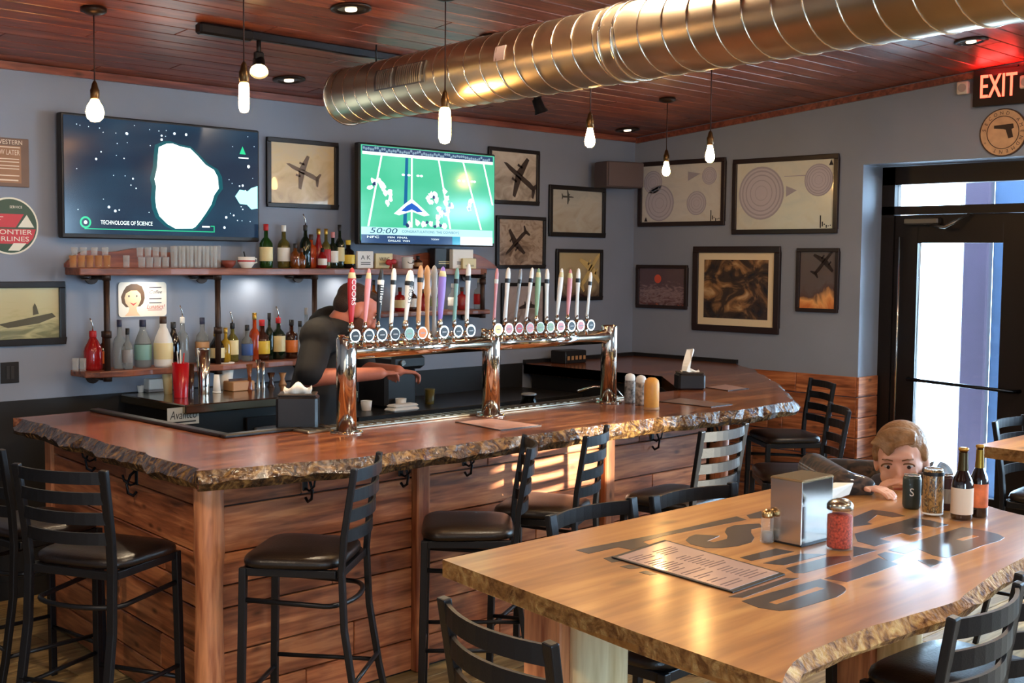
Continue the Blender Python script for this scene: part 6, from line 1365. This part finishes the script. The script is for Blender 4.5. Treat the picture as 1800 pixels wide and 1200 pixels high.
# ---- barman bending over the taps
bm_ = thing('person', 'bearded barman in a black shirt bending forward behind the taps', 'person', (4.05, 5.35, 0)); o = Vector(bm_.location)
hc = Vector((0, 0, CAMZ)) + ray(626, 548) * 6.25
H, MM = head_frame(hc, Vector((.80, -.42, -.42)), 0); s = 1.12
parts = head_parts(H, MM, s, False)
shL = Vector((0, 0, CAMZ)) + ray(560, 592) * 6.15; shR = Vector((0, 0, CAMZ)) + ray(606, 578) * 6.7
elL = Vector((0, 0, CAMZ)) + ray(545, 664) * 6.05; wrL = Vector((0, 0, CAMZ)) + ray(668, 656) * 6.15
elR = Vector((0, 0, CAMZ)) + ray(640, 650) * 6.75; wrR = Vector((0, 0, CAMZ)) + ray(700, 652) * 6.45
nk = H(0, -.05, -.06); up_ = (shL + shR) / 2; hip = Vector((up_.x - .16, up_.y - .02, .93))
parts += [('c', nk, up_ + Vector((.02, 0, .02)), .062, .07), ('c', shL, shR, .085, .085), ('c', up_, hip, .14, .15), ('c', hip + Vector((.0, -.08, -.02)), hip + Vector((0, .08, -.02)), .13, .13),
          ('c', shL, elL, .058, .048), ('c', elL, wrL, .048, .032), ('c', shR, elR, .058, .048), ('c', elR, wrR, .048, .032)]
for sgn in (-1, 1):
    a = hip + Vector((.0, .09 * sgn, -.05)); k_ = Vector((a.x + .04, a.y, .48)); f_ = Vector((a.x - .02, a.y, .08)); parts += [('c', a, k_, .09, .06), ('c', k_, f_, .058, .04), ('c', f_ + Vector((-.02, 0, -.03)), f_ + Vector((.16, 0, -.045)), .036, .03)]
hand(parts, wrL, wrR - wrL + Vector((.25, 0, 0)), (0, 0, 1), 1.0, .7, 1); hand(parts, wrR, Vector((.9, -.3, -.1)), (0, 0, 1), 1.0, .9, -1)
skin_mesh('body', parts, .008, M_skinm, bm_, o, 3)
face_bits(H, MM, s, bm_, o, MC['brown_iris'], mat('dark_brow', (44, 26, 18), .8), mat('man_lips', (150, 76, 62), .45))
M_hd = mat('dark_cropped_hair', (44, 28, 22), .8, var=.2, vscale=60, bump=.4, bscale=200)
skin_mesh('hair', [('e', H(0, -.030 * s, .058 * s), (.080 * s, .088 * s, .068 * s), MM), ('e', H(0, -.066 * s, .015 * s), (.070 * s, .050 * s, .06 * s), MM), ('e', H(0, .030 * s, .092 * s), (.055 * s, .045 * s, .024 * s), MM)], .008, M_hd, bm_, o, 2)
skin_mesh('beard', [('e', H(0, .052 * s, -.085 * s), (.042 * s, .040 * s, .034 * s), MM), ('e', H(.05 * s, .02 * s, -.05 * s), (.022 * s, .035 * s, .045 * s), MM), ('e', H(-.05 * s, .02 * s, -.05 * s), (.022 * s, .035 * s, .045 * s), MM), ('e', H(0, .088 * s, -.046 * s), (.03 * s, .009 * s, .007 * s), MM)], .007, mat('brown_beard', (72, 40, 26), .85, bump=.5, bscale=200), bm_, o, 2)
M_shirt = mat('black_shirt', (15, 13, 14), .8, bump=.15, bscale=12)
skin_mesh('shirt', [('c', shL, shR, .100, .100), ('c', up_, hip, .145, .165), ('c', hip + Vector((.0, -.08, -.1)), hip + Vector((0, .08, -.1)), .155, .155), ('c', shL, elL + Vector((0, 0, .03)), .080, .074), ('c', shR, elR + Vector((0, 0, .04)), .070, .066), ('c', nk + Vector((-.02, 0, -.05)), up_, .070, .09), ('c', shL, up_ + Vector((0, 0, .02)), .08, .09)], .010, M_shirt, bm_, o, 5)
tp = []
for sgn in (-1, 1): a = hip + Vector((.0, .09 * sgn, -.05)); k_ = Vector((a.x + .04, a.y, .48)); f_ = Vector((a.x - .02, a.y, .11)); tp += [('c', a, k_, .11, .078), ('c', k_, f_, .074, .06)]
skin_mesh('trousers', tp + [('c', hip + Vector((.0, -.08, -.06)), hip + Vector((0, .08, -.06)), .145, .145)], .010, mat('black_trousers', (22, 22, 26), .8), bm_, o)
sp_ = []
for sgn in (-1, 1): a = hip + Vector((.0, .09 * sgn, -.05)); f_ = Vector((a.x - .02, a.y, .08)); sp_ += [('c', f_ + Vector((-.02, 0, -.032)), f_ + Vector((.17, 0, -.04)), .047, .038)]
skin_mesh('shoes', sp_, .008, M_blackpl, bm_, o)
